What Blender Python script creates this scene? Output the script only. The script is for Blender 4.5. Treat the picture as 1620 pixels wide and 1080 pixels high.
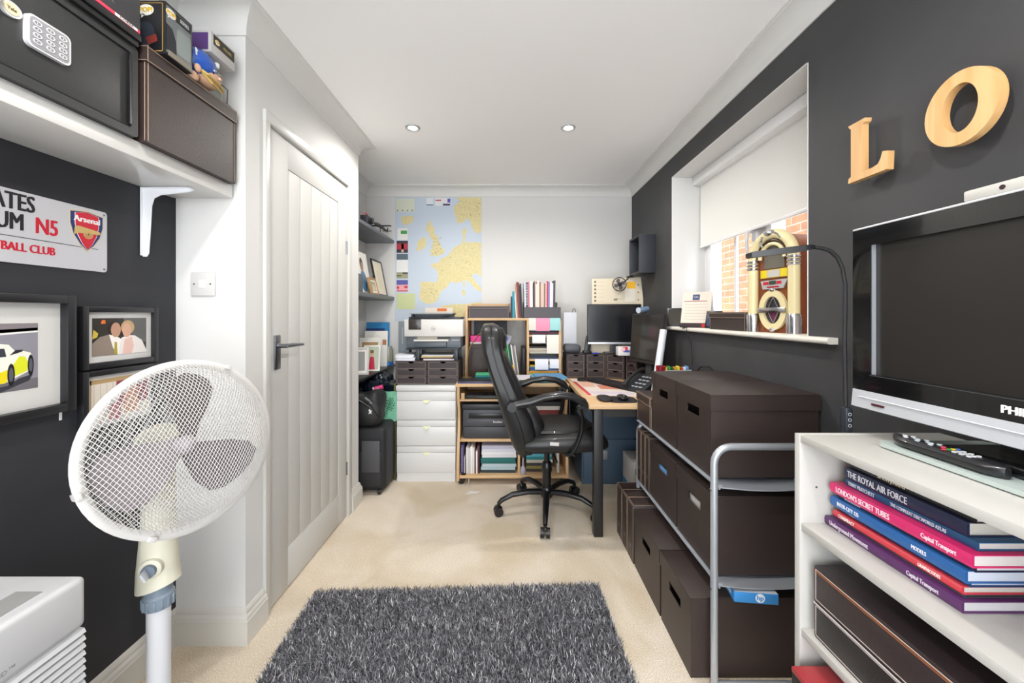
import bpy, bmesh, math, random
import numpy as np
from mathutils import Matrix, Vector
random.seed(7)
for _o in list(bpy.data.objects): bpy.data.objects.remove(_o)
SC = bpy.context.scene
COL = SC.collection
PI = math.pi
# ---------------------------------------------------------------- camera
cam = bpy.data.objects.new('camera', bpy.data.cameras.new('camera'))
COL.objects.link(cam)
cam.location = (0, 0, 1.215); cam.rotation_euler = (PI/2, 0, 0)
cam.data.sensor_width = 36; cam.data.lens = 14.0
cam.data.shift_x = 4/1620; cam.data.shift_y = -42/1620
cam.data.clip_start = 0.02
SC.camera = cam
# ---------------------------------------------------------------- world, sun, exposure
W = bpy.data.worlds.new('daylight'); SC.world = W; W.use_nodes = True
_bg = W.node_tree.nodes['Background']
_bg.inputs['Color'].default_value = (0.93, 0.965, 1.0, 1); _bg.inputs['Strength'].default_value = 3.3
sun = bpy.data.objects.new('sun', bpy.data.lights.new('sun', 'SUN')); COL.objects.link(sun)
sun.data.energy = .8; sun.data.angle = 0.02; sun.data.color = (1, .95, .86)
sun.rotation_euler = Vector((1.0, -0.35, -0.42)).to_track_quat('-Z', 'Y').to_euler()
LAMP_W = 19.0                       # watts of each ceiling downlight
VS = SC.view_settings
VS.view_transform = 'Standard'; VS.look = 'None'; VS.exposure = 0.97; VS.gamma = 1.0; VS.use_curve_mapping = False
# ---------------------------------------------------------------- materials
def lin(h):
    c = [int(h[i:i+2], 16)/255 for i in (0, 2, 4)]
    return tuple(x/12.92 if x <= .04045 else ((x+.055)/1.055)**2.4 for x in c) + (1,)
_M = {}
def mat(h, rough=.5, metal=0, bump=0, bs=300, var=0, vs=8, em=0, spec=.5, coat=0, trans=0, alpha=1, name=None):
    k = (h, rough, metal, bump, bs, var, vs, em, spec, coat, trans, alpha)
    if k in _M: return _M[k]
    m = bpy.data.materials.new(name or 'mat_'+h); m.use_nodes = True
    nt = m.node_tree; p = nt.nodes['Principled BSDF']; I = p.inputs
    c = lin(h)
    I['Base Color'].default_value = c; I['Roughness'].default_value = rough; I['Metallic'].default_value = metal
    I['Specular IOR Level'].default_value = spec; I['Coat Weight'].default_value = coat
    I['Transmission Weight'].default_value = trans; I['Alpha'].default_value = alpha
    if em: I['Emission Color'].default_value = c; I['Emission Strength'].default_value = em
    if bump or var:
        tc = nt.nodes.new('ShaderNodeTexCoord')
    if bump:
        n = nt.nodes.new('ShaderNodeTexNoise'); n.inputs['Scale'].default_value = bs; n.inputs['Detail'].default_value = 3
        b = nt.nodes.new('ShaderNodeBump'); b.inputs['Strength'].default_value = bump; b.inputs['Distance'].default_value = .002
        nt.links.new(tc.outputs['Object'], n.inputs['Vector']); nt.links.new(n.outputs['Fac'], b.inputs['Height']); nt.links.new(b.outputs['Normal'], I['Normal'])
    if var:
        n = nt.nodes.new('ShaderNodeTexNoise'); n.inputs['Scale'].default_value = vs; n.inputs['Detail'].default_value = 5
        r = nt.nodes.new('ShaderNodeValToRGB')
        r.color_ramp.elements[0].position = .3; r.color_ramp.elements[1].position = .7
        r.color_ramp.elements[0].color = tuple(x*(1-var) for x in c[:3])+(1,)
        r.color_ramp.elements[1].color = tuple(min(1, x*(1+var)) for x in c[:3])+(1,)
        nt.links.new(tc.outputs['Object'], n.inputs['Vector']); nt.links.new(n.outputs['Fac'], r.inputs['Fac']); nt.links.new(r.outputs['Color'], I['Base Color'])
    _M[k] = m
    return m
def woodmat(h, h2, scale=6, axis='X', rough=.45):
    m = bpy.data.materials.new('wood'); m.use_nodes = True; nt = m.node_tree; p = nt.nodes['Principled BSDF']
    tc = nt.nodes.new('ShaderNodeTexCoord'); mp = nt.nodes.new('ShaderNodeMapping')
    s = [scale*6]*3; s['XYZ'.index(axis)] = scale*.5
    mp.inputs['Scale'].default_value = s
    n = nt.nodes.new('ShaderNodeTexNoise'); n.inputs['Scale'].default_value = 1.4; n.inputs['Detail'].default_value = 6; n.inputs['Distortion'].default_value = .6
    r = nt.nodes.new('ShaderNodeValToRGB'); r.color_ramp.elements[0].color = lin(h); r.color_ramp.elements[1].color = lin(h2)
    r.color_ramp.elements[0].position = .35; r.color_ramp.elements[1].position = .65
    nt.links.new(tc.outputs['Object'], mp.inputs['Vector']); nt.links.new(mp.outputs['Vector'], n.inputs['Vector'])
    nt.links.new(n.outputs['Fac'], r.inputs['Fac']); nt.links.new(r.outputs['Color'], p.inputs['Base Color'])
    p.inputs['Roughness'].default_value = rough
    return m
def glassmat(tint='ffffff', k=.08, name='pane_glass'):
    m = bpy.data.materials.new(name); m.use_nodes = True; nt = m.node_tree; nt.nodes.clear()
    o = nt.nodes.new('ShaderNodeOutputMaterial'); t = nt.nodes.new('ShaderNodeBsdfTransparent'); g = nt.nodes.new('ShaderNodeBsdfGlossy'); x = nt.nodes.new('ShaderNodeMixShader')
    f = nt.nodes.new('ShaderNodeFresnel'); f.inputs['IOR'].default_value = 1.45
    t.inputs['Color'].default_value = lin(tint); g.inputs['Roughness'].default_value = .02
    gm = nt.nodes.new('ShaderNodeNewGeometry'); mu = nt.nodes.new('ShaderNodeMath'); mu.operation = 'MULTIPLY'; iv = nt.nodes.new('ShaderNodeMath'); iv.operation = 'SUBTRACT'; iv.inputs[0].default_value = 1
    nt.links.new(gm.outputs['Backfacing'], iv.inputs[1]); nt.links.new(f.outputs[0], mu.inputs[0]); nt.links.new(iv.outputs[0], mu.inputs[1])
    nt.links.new(mu.outputs[0], x.inputs[0]); nt.links.new(t.outputs[0], x.inputs[1]); nt.links.new(g.outputs[0], x.inputs[2]); nt.links.new(x.outputs[0], o.inputs[0])
    return m
WHITE = mat('dbdad8', .75, bump=.05, bs=60)
CEILM = mat('faf9f8', .85)
GLOSSW = mat('cccbc7', .3)
SKIRT = mat('d2cfc8', .35)
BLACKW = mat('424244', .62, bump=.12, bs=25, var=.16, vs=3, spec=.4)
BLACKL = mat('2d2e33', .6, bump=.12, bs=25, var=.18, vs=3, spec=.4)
BROWN = mat('372c29', .46, bump=.35, bs=420, var=.12, vs=4)
BROWND = mat('241d1c', .6)
STITCH = mat('b59b87', .6)
BLACK = mat('141416', .4)
BLKP = mat('1b1b1d', .35)
BLKG = mat('08080a', .08, coat=.5)
DGREY = mat('3c3e42', .4)
MGREY = mat('6c7076', .45)
LGREY = mat('bcbec2', .4)
PAPER = mat('ccc9c6', .7)
OFFW = mat('dedace', .45)
CHROME = mat('c8c8cc', .18, 1)
STEEL = mat('8f9298', .3, 1)
SILVER = mat('b9bcc2', .38, .6)
BEECH = woodmat('cda87a', 'd6b48a', 3)
BEECHV = woodmat('caa476', 'd4b086', 3, 'Z')
PINE = woodmat('e0b680', 'd2a166', 5, 'Z')
SHELFG = mat('5c6068', .35)
RED = mat('c2202e', .5); BLUE = mat('2a62b0', .5); TEAL = mat('168a90', .5); NAVY = mat('1f2a45', .5)
PINK = mat('e8457c', .5); GREEN = mat('3fa05a', .5); YEL = mat('f0c832', .5); ORG = mat('e07a26', .5)
MAUVE = mat('5c3a68', .5)
# ---------------------------------------------------------------- mesh builder
def FR(x, y, z, f):
    'frame on a vertical face: L faces +X, R faces -X, F faces the camera (-Y), U lies flat'
    ax = {'L': ((0,1,0),(0,0,1)), 'R': ((0,-1,0),(0,0,1)), 'F': ((1,0,0),(0,0,1)), 'U': ((1,0,0),(0,1,0)), 'UR': ((0,-1,0),(1,0,0))}[f]
    a, b = Vector(ax[0]), Vector(ax[1]); n = a.cross(b)
    M = Matrix.Identity(4)
    for i in range(3): M[i][0] = a[i]; M[i][1] = b[i]; M[i][2] = n[i]
    M[0][3], M[1][3], M[2][3] = x, y, z
    return M
def TR(x=0, y=0, z=0, rx=0, ry=0, rz=0):
    return Matrix.Translation((x, y, z)) @ Matrix.Rotation(rz, 4, 'Z') @ Matrix.Rotation(ry, 4, 'Y') @ Matrix.Rotation(rx, 4, 'X')
class B:
    def __init__(s, M=None): s.v = []; s.f = []; s.mi = []; s.mats = []; s.M = M
    def _m(s, m):
        if m not in s.mats: s.mats.append(m)
        return s.mats.index(m)
    def add(s, vs, fs, m, M=None):
        o = len(s.v); k = s._m(m)
        for p in vs:
            p = Vector(p)
            if M is not None: p = M @ p
            if s.M is not None: p = s.M @ p
            s.v.append(p)
        for f in fs: s.f.append([o+i for i in f]); s.mi.append(k)
        return s
    def bm(s, bm, m, M=None):
        bm.verts.ensure_lookup_table(); bm.verts.index_update()
        s.add([v.co.copy() for v in bm.verts], [[v.index for v in f.verts] for f in bm.faces], m, M); bm.free(); return s
    def box(s, x0, x1, y0, y1, z0, z1, m, bev=0, M=None, seg=2):
        if x1 < x0: x0, x1 = x1, x0
        if y1 < y0: y0, y1 = y1, y0
        if z1 < z0: z0, z1 = z1, z0
        if not bev:
            v = [(x, y, z) for x in (x0, x1) for y in (y0, y1) for z in (z0, z1)]
            return s.add(v, [(0,1,3,2),(4,6,7,5),(0,4,5,1),(2,3,7,6),(0,2,6,4),(1,5,7,3)], m, M)
        b = bmesh.new(); bmesh.ops.create_cube(b, size=1)
        bmesh.ops.transform(b, verts=b.verts, matrix=Matrix.Translation(((x0+x1)/2,(y0+y1)/2,(z0+z1)/2)) @ Matrix.Diagonal((x1-x0, y1-y0, z1-z0, 1)))
        bmesh.ops.bevel(b, geom=b.edges[:], offset=min(bev, .49*min(x1-x0, y1-y0, z1-z0)), segments=seg, affect='EDGES', profile=.5)
        return s.bm(b, m, M)
    def tube(s, pts, r, m, seg=10, M=None, closed=False, caps=True):
        pts = [Vector(p) for p in pts]; n = len(pts)
        rs = r if isinstance(r, (list, tuple)) else [r]*n
        vs = []; up = None
        for i, p in enumerate(pts):
            if closed: d = pts[(i+1) % n]-pts[i-1]
            else: d = pts[min(i+1, n-1)]-pts[max(i-1, 0)]
            d.normalize()
            if up is None:
                up = Vector((0, 0, 1)) if abs(d.z) < .9 else Vector((0, 1, 0))
            a = up - d*up.dot(d)
            if a.length < 1e-5: a = Vector((1, 0, 0)) - d*d.x
            a.normalize(); up = a; c = d.cross(a)
            rr = rs[i]; ra, rb = rr if isinstance(rr, tuple) else (rr, rr)
            for k in range(seg):
                t = 2*PI*k/seg; vs.append(p + a*(math.cos(t)*ra) + c*(math.sin(t)*rb))
        fs = []
        for i in range(n if closed else n-1):
            for k in range(seg):
                j = (i+1) % n
                fs.append((i*seg+k, j*seg+k, j*seg+(k+1) % seg, i*seg+(k+1) % seg))
        if caps and not closed: fs += [tuple(range(seg)), tuple((n-1)*seg+k for k in reversed(range(seg)))]
        return s.add(vs, fs, m, M)
    def cyl(s, p0, p1, r, m, r1=None, seg=20, M=None):
        return s.tube([p0, p1], [r, r if r1 is None else r1], m, seg, M)
    def lathe(s, prof, m, seg=24, M=None):
        vs = [(r*math.cos(2*PI*k/seg), r*math.sin(2*PI*k/seg), z) for r, z in prof for k in range(seg)]
        fs = [(i*seg+k, i*seg+(k+1) % seg, (i+1)*seg+(k+1) % seg, (i+1)*seg+k) for i in range(len(prof)-1) for k in range(seg)]
        fs += [tuple(reversed(range(seg))), tuple((len(prof)-1)*seg+k for k in range(seg))]
        return s.add(vs, fs, m, M)
    def loft(s, rings, m, M=None, cap=True):
        n = len(rings[0]); vs = [p for r in rings for p in r]
        fs = [(i*n+k, i*n+(k+1) % n, (i+1)*n+(k+1) % n, (i+1)*n+k) for i in range(len(rings)-1) for k in range(n)]
        if cap: fs += [tuple(reversed(range(n))), tuple((len(rings)-1)*n+k for k in range(n))]
        return s.add(vs, fs, m, M)
    def prism(s, poly, t, m, M=None, z=0):
        n = len(poly); vs = [(x, y, z) for x, y in poly]+[(x, y, z+t) for x, y in poly]
        fs = [tuple(reversed(range(n))), tuple(range(n, 2*n))]+[(k, (k+1) % n, n+(k+1) % n, n+k) for k in range(n)]
        return s.add(vs, fs, m, M)
    def ring(s, out, inn, t, m, M=None):
        n = len(out); vs = [(x, y, 0) for x, y in out]+[(x, y, 0) for x, y in inn]+[(x, y, t) for x, y in out]+[(x, y, t) for x, y in inn]
        fs = []
        for k in range(n):
            j = (k+1) % n
            fs += [(k, n+k, n+j, j), (2*n+k, 2*n+j, 3*n+j, 3*n+k), (k, j, 2*n+j, 2*n+k), (n+k, 3*n+k, 3*n+j, n+j)]
        return s.add(vs, fs, m, M)
    def ball(s, c, r, m, M=None, u=16, v=10, p=1.0):
        r = r if isinstance(r, (tuple, list)) else (r, r, r)
        sg = lambda a: math.copysign(abs(a)**p, a)
        rings = []
        for i in range(1, v):
            t = -PI/2+PI*i/v
            rings.append([(c[0]+r[0]*sg(math.cos(t))*sg(math.cos(2*PI*k/u)), c[1]+r[1]*sg(math.cos(t))*sg(math.sin(2*PI*k/u)), c[2]+r[2]*sg(math.sin(t))) for k in range(u)])
        return s.loft(rings, m, M)
    def text(s, t, size, m, M, align='CENTER', th=.0004, bold=0, sx=1.0):
        cu = bpy.data.curves.new('t', 'FONT'); cu.body = t; cu.size = size; cu.extrude = th; cu.align_x = align; cu.align_y = 'CENTER'; cu.resolution_u = 3
        o = bpy.data.objects.new('t', cu); COL.objects.link(o); dg = bpy.context.evaluated_depsgraph_get(); dg.update()
        me = bpy.data.meshes.new_from_object(o.evaluated_get(dg))
        for k in ((0,) if not bold else (-1, 0, 1)): s.add([v.co.copy() for v in me.vertices], [list(p.vertices) for p in me.polygons], m, M @ Matrix.Translation((k*bold*1.3, k*bold*.35, k*6e-5)) @ Matrix.Diagonal((sx, 1, 1, 1)))
        bpy.data.objects.remove(o); bpy.data.curves.remove(cu); bpy.data.meshes.remove(me); return s
def rrect(w, h, r, n=5, cx=0, cy=0):
    pts = []
    for qx, qy, a in ((1,1,0), (-1,1,1), (-1,-1,2), (1,-1,3)):
        for k in range(n+1):
            t = (a+k/n)*PI/2; pts.append((cx+qx*(w/2-r)+r*math.cos(t), cy+qy*(h/2-r)+r*math.sin(t)))
    return pts
def disc(r, n=24, cx=0, cy=0, ry=None): return [(cx+r*math.cos(2*PI*k/n), cy+(ry or r)*math.sin(2*PI*k/n)) for k in range(n)]
ROOTM = {}
def mesh(name, b, inv=None, ang=35):
    me = bpy.data.meshes.new(name)
    vs = b.v if inv is None else [inv @ v for v in b.v]
    me.from_pydata([tuple(v) for v in vs], [], b.f)
    for m in b.mats: me.materials.append(m)
    me.polygons.foreach_set('material_index', b.mi)
    me.polygons.foreach_set('use_smooth', [True]*len(b.f))
    me.update()
    bb = bmesh.new(); bb.from_mesh(me); bmesh.ops.recalc_face_normals(bb, faces=bb.faces[:]); bb.to_mesh(me); bb.free()
    me.set_sharp_from_angle(angle=math.radians(ang))
    return me
def T(name, label, cat, loc, rz=0, group=None):
    o = bpy.data.objects.new(name, None); COL.objects.link(o); o.empty_display_size = .05
    o.location = loc; o.rotation_euler = (0, 0, rz); o['label'] = label; o['category'] = cat
    if group: o['group'] = group
    ROOTM[o] = (Matrix.Translation(loc) @ Matrix.Rotation(rz, 4, 'Z')).inverted()
    return o
def P(name, b, parent, label=None, local=False):
    'a part; b holds world coordinates unless local'
    o = bpy.data.objects.new(name, mesh(name, b, None if local else ROOTM[parent])); COL.objects.link(o); o.parent = parent
    ROOTM[o] = ROOTM[parent]
    if label: o['label'] = label
    return o
def ONE(name, b, label, cat, group=None, kind=None):
    xs = [v.x for v in b.v]; ys = [v.y for v in b.v]; zs = [v.z for v in b.v]
    loc = Vector(((min(xs)+max(xs))/2, (min(ys)+max(ys))/2, min(zs)))
    o = bpy.data.objects.new(name, mesh(name, b, Matrix.Translation(-loc))); COL.objects.link(o); o.location = loc
    o['label'] = label; o['category'] = cat
    if group: o['group'] = group
    if kind: o['kind'] = kind
    return o
def S(name, b, parent=None):
    o = bpy.data.objects.new(name, mesh(name, b)); COL.objects.link(o)
    if parent: o.parent = parent
    else: o['kind'] = 'structure'
    ROOTM[o] = Matrix.Identity(4)
    return o
def clone(root, loc, rz=None, label=None, group=None):
    r = root.copy(); COL.objects.link(r); r.location = loc
    if rz is not None: r.rotation_euler = (0, 0, rz)
    if label: r['label'] = label
    if group: r['group'] = group
    for ch in list(root.children):
        c = ch.copy(); COL.objects.link(c); c.parent = r
        for g in list(ch.children):
            d = g.copy(); COL.objects.link(d); d.parent = c
    return r
# ================================================================ room shell
LX, AX, DX, RX = -1.24, -1.26, -.981, 1.074      # near left wall, alcove wall, door wall, right wall
PY, EY, BY = 1.48, 2.586, 3.496                  # pier face, end of door wall, back wall
CZ, YB = 2.335, -1.3
def carpetmat():
    m = bpy.data.materials.new('carpet'); m.use_nodes = True; nt = m.node_tree; p = nt.nodes['Principled BSDF']; L = nt.links.new
    tc = nt.nodes.new('ShaderNodeTexCoord')
    n1 = nt.nodes.new('ShaderNodeTexNoise'); n1.inputs['Scale'].default_value = 260; n1.inputs['Detail'].default_value = 2
    n2 = nt.nodes.new('ShaderNodeTexNoise'); n2.inputs['Scale'].default_value = 2.6; n2.inputs['Detail'].default_value = 4; n2.inputs['Distortion'].default_value = .8
    r1 = nt.nodes.new('ShaderNodeValToRGB'); r1.color_ramp.elements[0].position = .35; r1.color_ramp.elements[1].position = .65
    r1.color_ramp.elements[0].color = lin('cdc0ae'); r1.color_ramp.elements[1].color = lin('f4e8d8')
    r2 = nt.nodes.new('ShaderNodeValToRGB'); r2.color_ramp.elements[0].position = .35; r2.color_ramp.elements[1].position = .6
    r2.color_ramp.elements[0].color = lin('e9e2d2'); r2.color_ramp.elements[1].color = (1, 1, 1, 1)
    mx = nt.nodes.new('ShaderNodeMix'); mx.data_type = 'RGBA'; mx.blend_type = 'MULTIPLY'; mx.inputs[0].default_value = .8
    bp = nt.nodes.new('ShaderNodeBump'); bp.inputs['Strength'].default_value = .7; bp.inputs['Distance'].default_value = .004
    for n in (n1, n2): L(tc.outputs['Object'], n.inputs['Vector'])
    L(n1.outputs['Fac'], r1.inputs[0]); L(n2.outputs['Fac'], r2.inputs[0]); L(r1.outputs[0], mx.inputs[6]); L(r2.outputs[0], mx.inputs[7])
    L(mx.outputs[2], p.inputs['Base Color']); L(n1.outputs['Fac'], bp.inputs['Height']); L(bp.outputs[0], p.inputs['Normal'])
    p.inputs['Roughness'].default_value = .95; p.inputs['Specular IOR Level'].default_value = .15
    return m
S('floor', B().box(-1.4, 1.4, YB, BY+.1, -.08, 0, carpetmat()))
S('ceiling', B().box(-1.4, 1.4, YB, BY+.1, CZ, CZ+.1, CEILM))
S('wall_back', B().box(-1.4, RX+.3, BY, BY+.1, 0, CZ, WHITE))
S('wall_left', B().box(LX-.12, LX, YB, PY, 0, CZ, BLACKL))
S('wall_alcove', B().box(AX-.12, AX, EY-.1, BY, 0, CZ, WHITE))
DY0, DY1, DZ = 1.617, 2.405, 1.992
b = B()
b.box(LX-.12, DX, PY, DY0, 0, CZ, WHITE); b.box(LX-.12, DX, DY1, EY, 0, CZ, WHITE); b.box(DX-.1, DX, DY0, DY1, DZ, CZ, WHITE); b.box(LX-.1, LX-.05, DY0, DY1, 0, CZ, WHITE)
S('wall_closet', b)
WY0, WY1, WZ0, WZ1, RD = 1.4305, 2.633, 1.122, 2.125, .24
b = B()
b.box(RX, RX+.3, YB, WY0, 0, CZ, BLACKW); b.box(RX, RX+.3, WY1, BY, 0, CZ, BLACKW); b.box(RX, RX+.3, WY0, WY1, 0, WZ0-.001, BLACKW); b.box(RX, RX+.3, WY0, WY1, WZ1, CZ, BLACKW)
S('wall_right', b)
b = B()   # white plaster lining of the window recess
b.box(RX-.0015, RX+.28, WY0, WY0+.004, WZ0, WZ1, WHITE); b.box(RX-.0015, RX+.28, WY1-.004, WY1, WZ0, WZ1, WHITE); b.box(RX-.0015, RX+.28, WY0, WY1, WZ1-.004, WZ1, WHITE)
S('trim_1', b)
# cornice
def cornice(name, p0, p1, inx, iny, m0=0, m1=0):
    'cove between wall and ceiling along p0-p1; (inx,iny) points into the room; m0/m1 +1 = inner mitre, -1 outer mitre'
    prof = [(0, -.085), (.006, -.085), (.008, -.079)]
    for k in range(9):
        t = PI/2*k/8; prof.append((.008+.068*(1-math.cos(t)), -.079+.068*math.sin(t)))
    prof += [(.078, -.008), (.085, -.008), (.085, 0), (0, 0)]
    d = Vector((p1[0]-p0[0], p1[1]-p0[1], 0)).normalized()
    r0 = [(p0[0]+inx*o+d.x*o*m0, p0[1]+iny*o+d.y*o*m0, CZ+z) for o, z in prof]
    r1 = [(p1[0]+inx*o-d.x*o*m1, p1[1]+iny*o-d.y*o*m1, CZ+z) for o, z in prof]
    b = B(); b.loft([r0, r1], GLOSSW2); S(name, b)
GLOSSW2 = mat('dddcd9', .6)
cornice('trim_2', (RX, YB), (RX, BY), -1, 0, 0, 1)
cornice('trim_3', (AX, BY), (RX, BY), 0, -1, 1, 1)
cornice('trim_4', (AX, EY), (AX, BY), 1, 0, 1, 1)
cornice('trim_5', (DX, EY), (AX, EY), 0, 1, -1, 1)
cornice('trim_6', (DX, PY), (DX, EY), 1, 0, -1, -1)
cornice('trim_7', (LX, PY), (DX, PY), 0, -1, 1, -1)
cornice('trim_8', (LX, YB), (LX, PY), 1, 0, 0, 1)
# skirting
def skirt(name, p0, p1, inx, iny, m0=0, m1=0):
    prof = [(0, 0), (.02, 0), (.02, .088), (.017, .092), (.0175, .097), (.014, .104), (.010, .108), (.011, .114), (.007, .124), (.002, .13), (0, .13)]
    d = Vector((p1[0]-p0[0], p1[1]-p0[1], 0)).normalized()
    r0 = [(p0[0]+inx*o+d.x*o*m0, p0[1]+iny*o+d.y*o*m0, z) for o, z in prof]
    r1 = [(p1[0]+inx*o-d.x*o*m1, p1[1]+iny*o-d.y*o*m1, z) for o, z in prof]
    b = B(); b.loft([r0, r1], SKIRT); S(name, b)
skirt('baseboard_left', (LX, YB), (LX, PY), 1, 0, 0, 1)
skirt('baseboard_pier', (LX, PY), (DX, PY), 0, -1, 1, -1)
skirt('baseboard_closet_near', (DX, PY), (DX, DY0-.03), 1, 0, -1, 0)
skirt('baseboard_closet_far', (DX, DY1+.045), (DX, EY), 1, 0, 0, -1)
skirt('baseboard_alcove', (AX, EY), (AX, BY), 1, 0, 0, 1)
skirt('baseboard_back', (AX, BY), (RX, BY), 0, -1, 1, 1)
skirt('baseboard_right', (RX, YB), (RX, BY), -1, 0, 0, 1)
# door lining / architrave
b = B()
b.box(DX-.06, DX+.012, DY0-.032, DY0+.001, 0, DZ+.03, GLOSSW, .003); b.box(DX-.06, DX+.012, DY1-.001, DY1+.045, 0, DZ+.03, GLOSSW, .003)
b.box(DX-.059, DX+.0135, DY0-.034, DY1+.047, DZ-.001, DZ+.045, GLOSSW, .003)
b.box(DX-.07, DX-.041, DY0-.01, DY0+.02, 0, DZ, GLOSSW); b.box(DX-.07, DX-.041, DY1-.02, DY1+.01, 0, DZ, GLOSSW); b.box(DX-.07, DX-.041, DY0-.01, DY1+.01, DZ-.02, DZ+.01, GLOSSW)
S('trim_9', b)
# door slab with v-grooves: recessed panel of planks
Dm = mat('cbcac7', .6)
root = T('door_1', 'x', 'x', (DX, DY0, 0)); del root['label']; del root['category']; root['kind'] = 'structure'
y0, y1, z0, z1 = DY0+.004, DY1-.004, .006, DZ-.004
gl = [1.773, 1.873, 1.978, 2.083, 2.183, 2.286]; pz0, pz1 = .182, 1.862
b = B()
b.box(DX-.04, DX-.008, y0, y1, z0, z1, Dm)
X1 = DX-.002
b.box(DX-.01, X1, y0, gl[0]-.004, z0, z1, Dm, .0015); b.box(DX-.01, X1, gl[-1]+.004, y1, z0, z1, Dm, .0015)
b.box(DX-.01, X1, gl[0]-.004, gl[-1]+.004, z0, pz0, Dm, .0015); b.box(DX-.01, X1, gl[0]-.004, gl[-1]+.004, pz1, z1, Dm, .0015)
for a, c in zip(gl[:-1], gl[1:]): b.box(DX-.012, X1-.0015, a+.0015, c-.0015, pz0+.003, pz1-.003, Dm, .0022)
P('door_slab', b, root)
b = B(); hy = DY0+.062
b.box(X1, X1+.008, hy-.021, hy+.021, .985, 1.13, STEEL, .004)
b.cyl((X1+.004, hy, 1.085), (X1+.05, hy, 1.085), .009, STEEL); b.tube([(X1+.048, hy-.006, 1.085), (X1+.052, hy+.03, 1.086), (X1+.05, hy+.12, 1.083)], [(.009, .009), (.009, .008), (.006, .007)], STEEL, 12)
P('door_handle', b, root)
for z in (1.62, .29):
    b = B(); b.box(X1-.004, X1+.001, DY1-.014, DY1+.008, z-.04, z+.04, STEEL, .001)
    for k in range(5): b.cyl((X1+.002, DY1-.003, z-.038+k*.0155), (X1+.002, DY1-.003, z-.025+k*.0155), .005, STEEL, seg=10)
    P('hinge', b, root)
# ---- window
PVC = mat('e0e0e2', .3)
root = T('window_1', 'x', 'x', (RX+.27, 2.03, WZ0)); del root['label']; del root['category']; root['kind'] = 'structure'
X0, X1w = RX+.215, RX+.285; b = B()
b.box(X0, X1w, WY0, WY0+.055, WZ0, WZ1, PVC, .004); b.box(X0, X1w, WY1-.055, WY1, WZ0, WZ1, PVC, .004)
b.box(X0, X1w, WY0+.055, WY1-.055, WZ0, WZ0+.055, PVC, .002); b.box(X0, X1w, WY0+.055, WY1-.055, WZ1-.055, WZ1, PVC, .002); b.box(X0, X1w, 1.99, 2.05, WZ0+.055, WZ1-.055, PVC, .002)
P('window_frame', b, root)
ps = []
for a, c, bars in ((1.487, 1.988, (1.74,)), (2.052, 2.576, (2.31,))):
    b = B(); f = .045; xs0, xs1 = X0-.012, X1w-.01; zz0, zz1 = WZ0+.057, WZ1-.057
    b.box(xs0, xs1, a, a+f, zz0, zz1, PVC, .002); b.box(xs0, xs1, c-f, c, zz0, zz1, PVC, .002); b.box(xs0, xs1, a+f, c-f, zz0, zz0+f, PVC, .002); b.box(xs0, xs1, a+f, c-f, zz1-f, zz1, PVC, .002)
    for y in bars: b.box(X0+.02, X0+.034, y-.011, y+.011, zz0+f, zz1-f, PVC)
    s = P('window_sash', b, root)
    P('pane', B().box(X0+.025, X0+.029, a+f-.002, c-f+.002, zz0+f-.002, zz1-f+.002, glassmat()), s)
b = B(); b.box(X0-.02, X0-.01, 2.07, 2.092, 1.60, 1.66, PVC, .004); b.tube([(X0-.018, 2.081, 1.65), (X0-.045, 2.081, 1.645), (X0-.05, 2.082, 1.60), (X0-.043, 2.083, 1.52)], [.008, .01, .009, .006], mat('d8d8dc', .3), 10)
P('window_handle', b, root)
b = B()   # bull-nosed sill board with horns
pr = [(RX-.034+.0, 1.131)]
prof = [(RX+.29, 1.118), (RX-.026, 1.118)]+[(RX-.026-.011*math.sin(t), 1.129-.011*math.cos(t)) for t in [PI*k/8 for k in range(1, 8)]]+[(RX-.026, 1.14), (RX+.29, 1.14)]
r_ = lambda y, pp: [(x, y, z) for x, z in pp]
b.loft([r_(WY0+.004, prof), r_(WY1-.004, prof)], OFFW2 if 'OFFW2' in globals() else mat('ebe6dc', .35))
pf = [(min(x, RX-.001), z) for x, z in prof]
b.loft([r_(1.30, pf), r_(WY0+.004, pf)], mat('ebe6dc', .35)); b.loft([r_(WY1-.004, pf), r_(2.705, pf)], mat('ebe6dc', .35))
S('trim_10', b)
# roller blind
root = T('roller_blind', 'white roller blind pulled halfway down in the window recess', 'blind', (RX+.175, 2.03, 1.65))
BL = mat('ecebe7', .8, bump=.1, bs=500)
b = B(); b.box(RX+.13, RX+.20, WY0+.006, WY1-.006, 2.062, WZ1-.004, mat('f0f0f0', .35), .008); P('cassette', b, root)
b = B(); b.box(RX+.183, RX+.1845, WY0+.012, WY1-.012, 1.668, 2.07, BL); P('blind_fabric', b, root)
b = B(); b.box(RX+.178, RX+.190, WY0+.012, WY1-.012, 1.652, 1.67, mat('eeeeee', .4), .004); P('bottom_rail', b, root)
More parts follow.
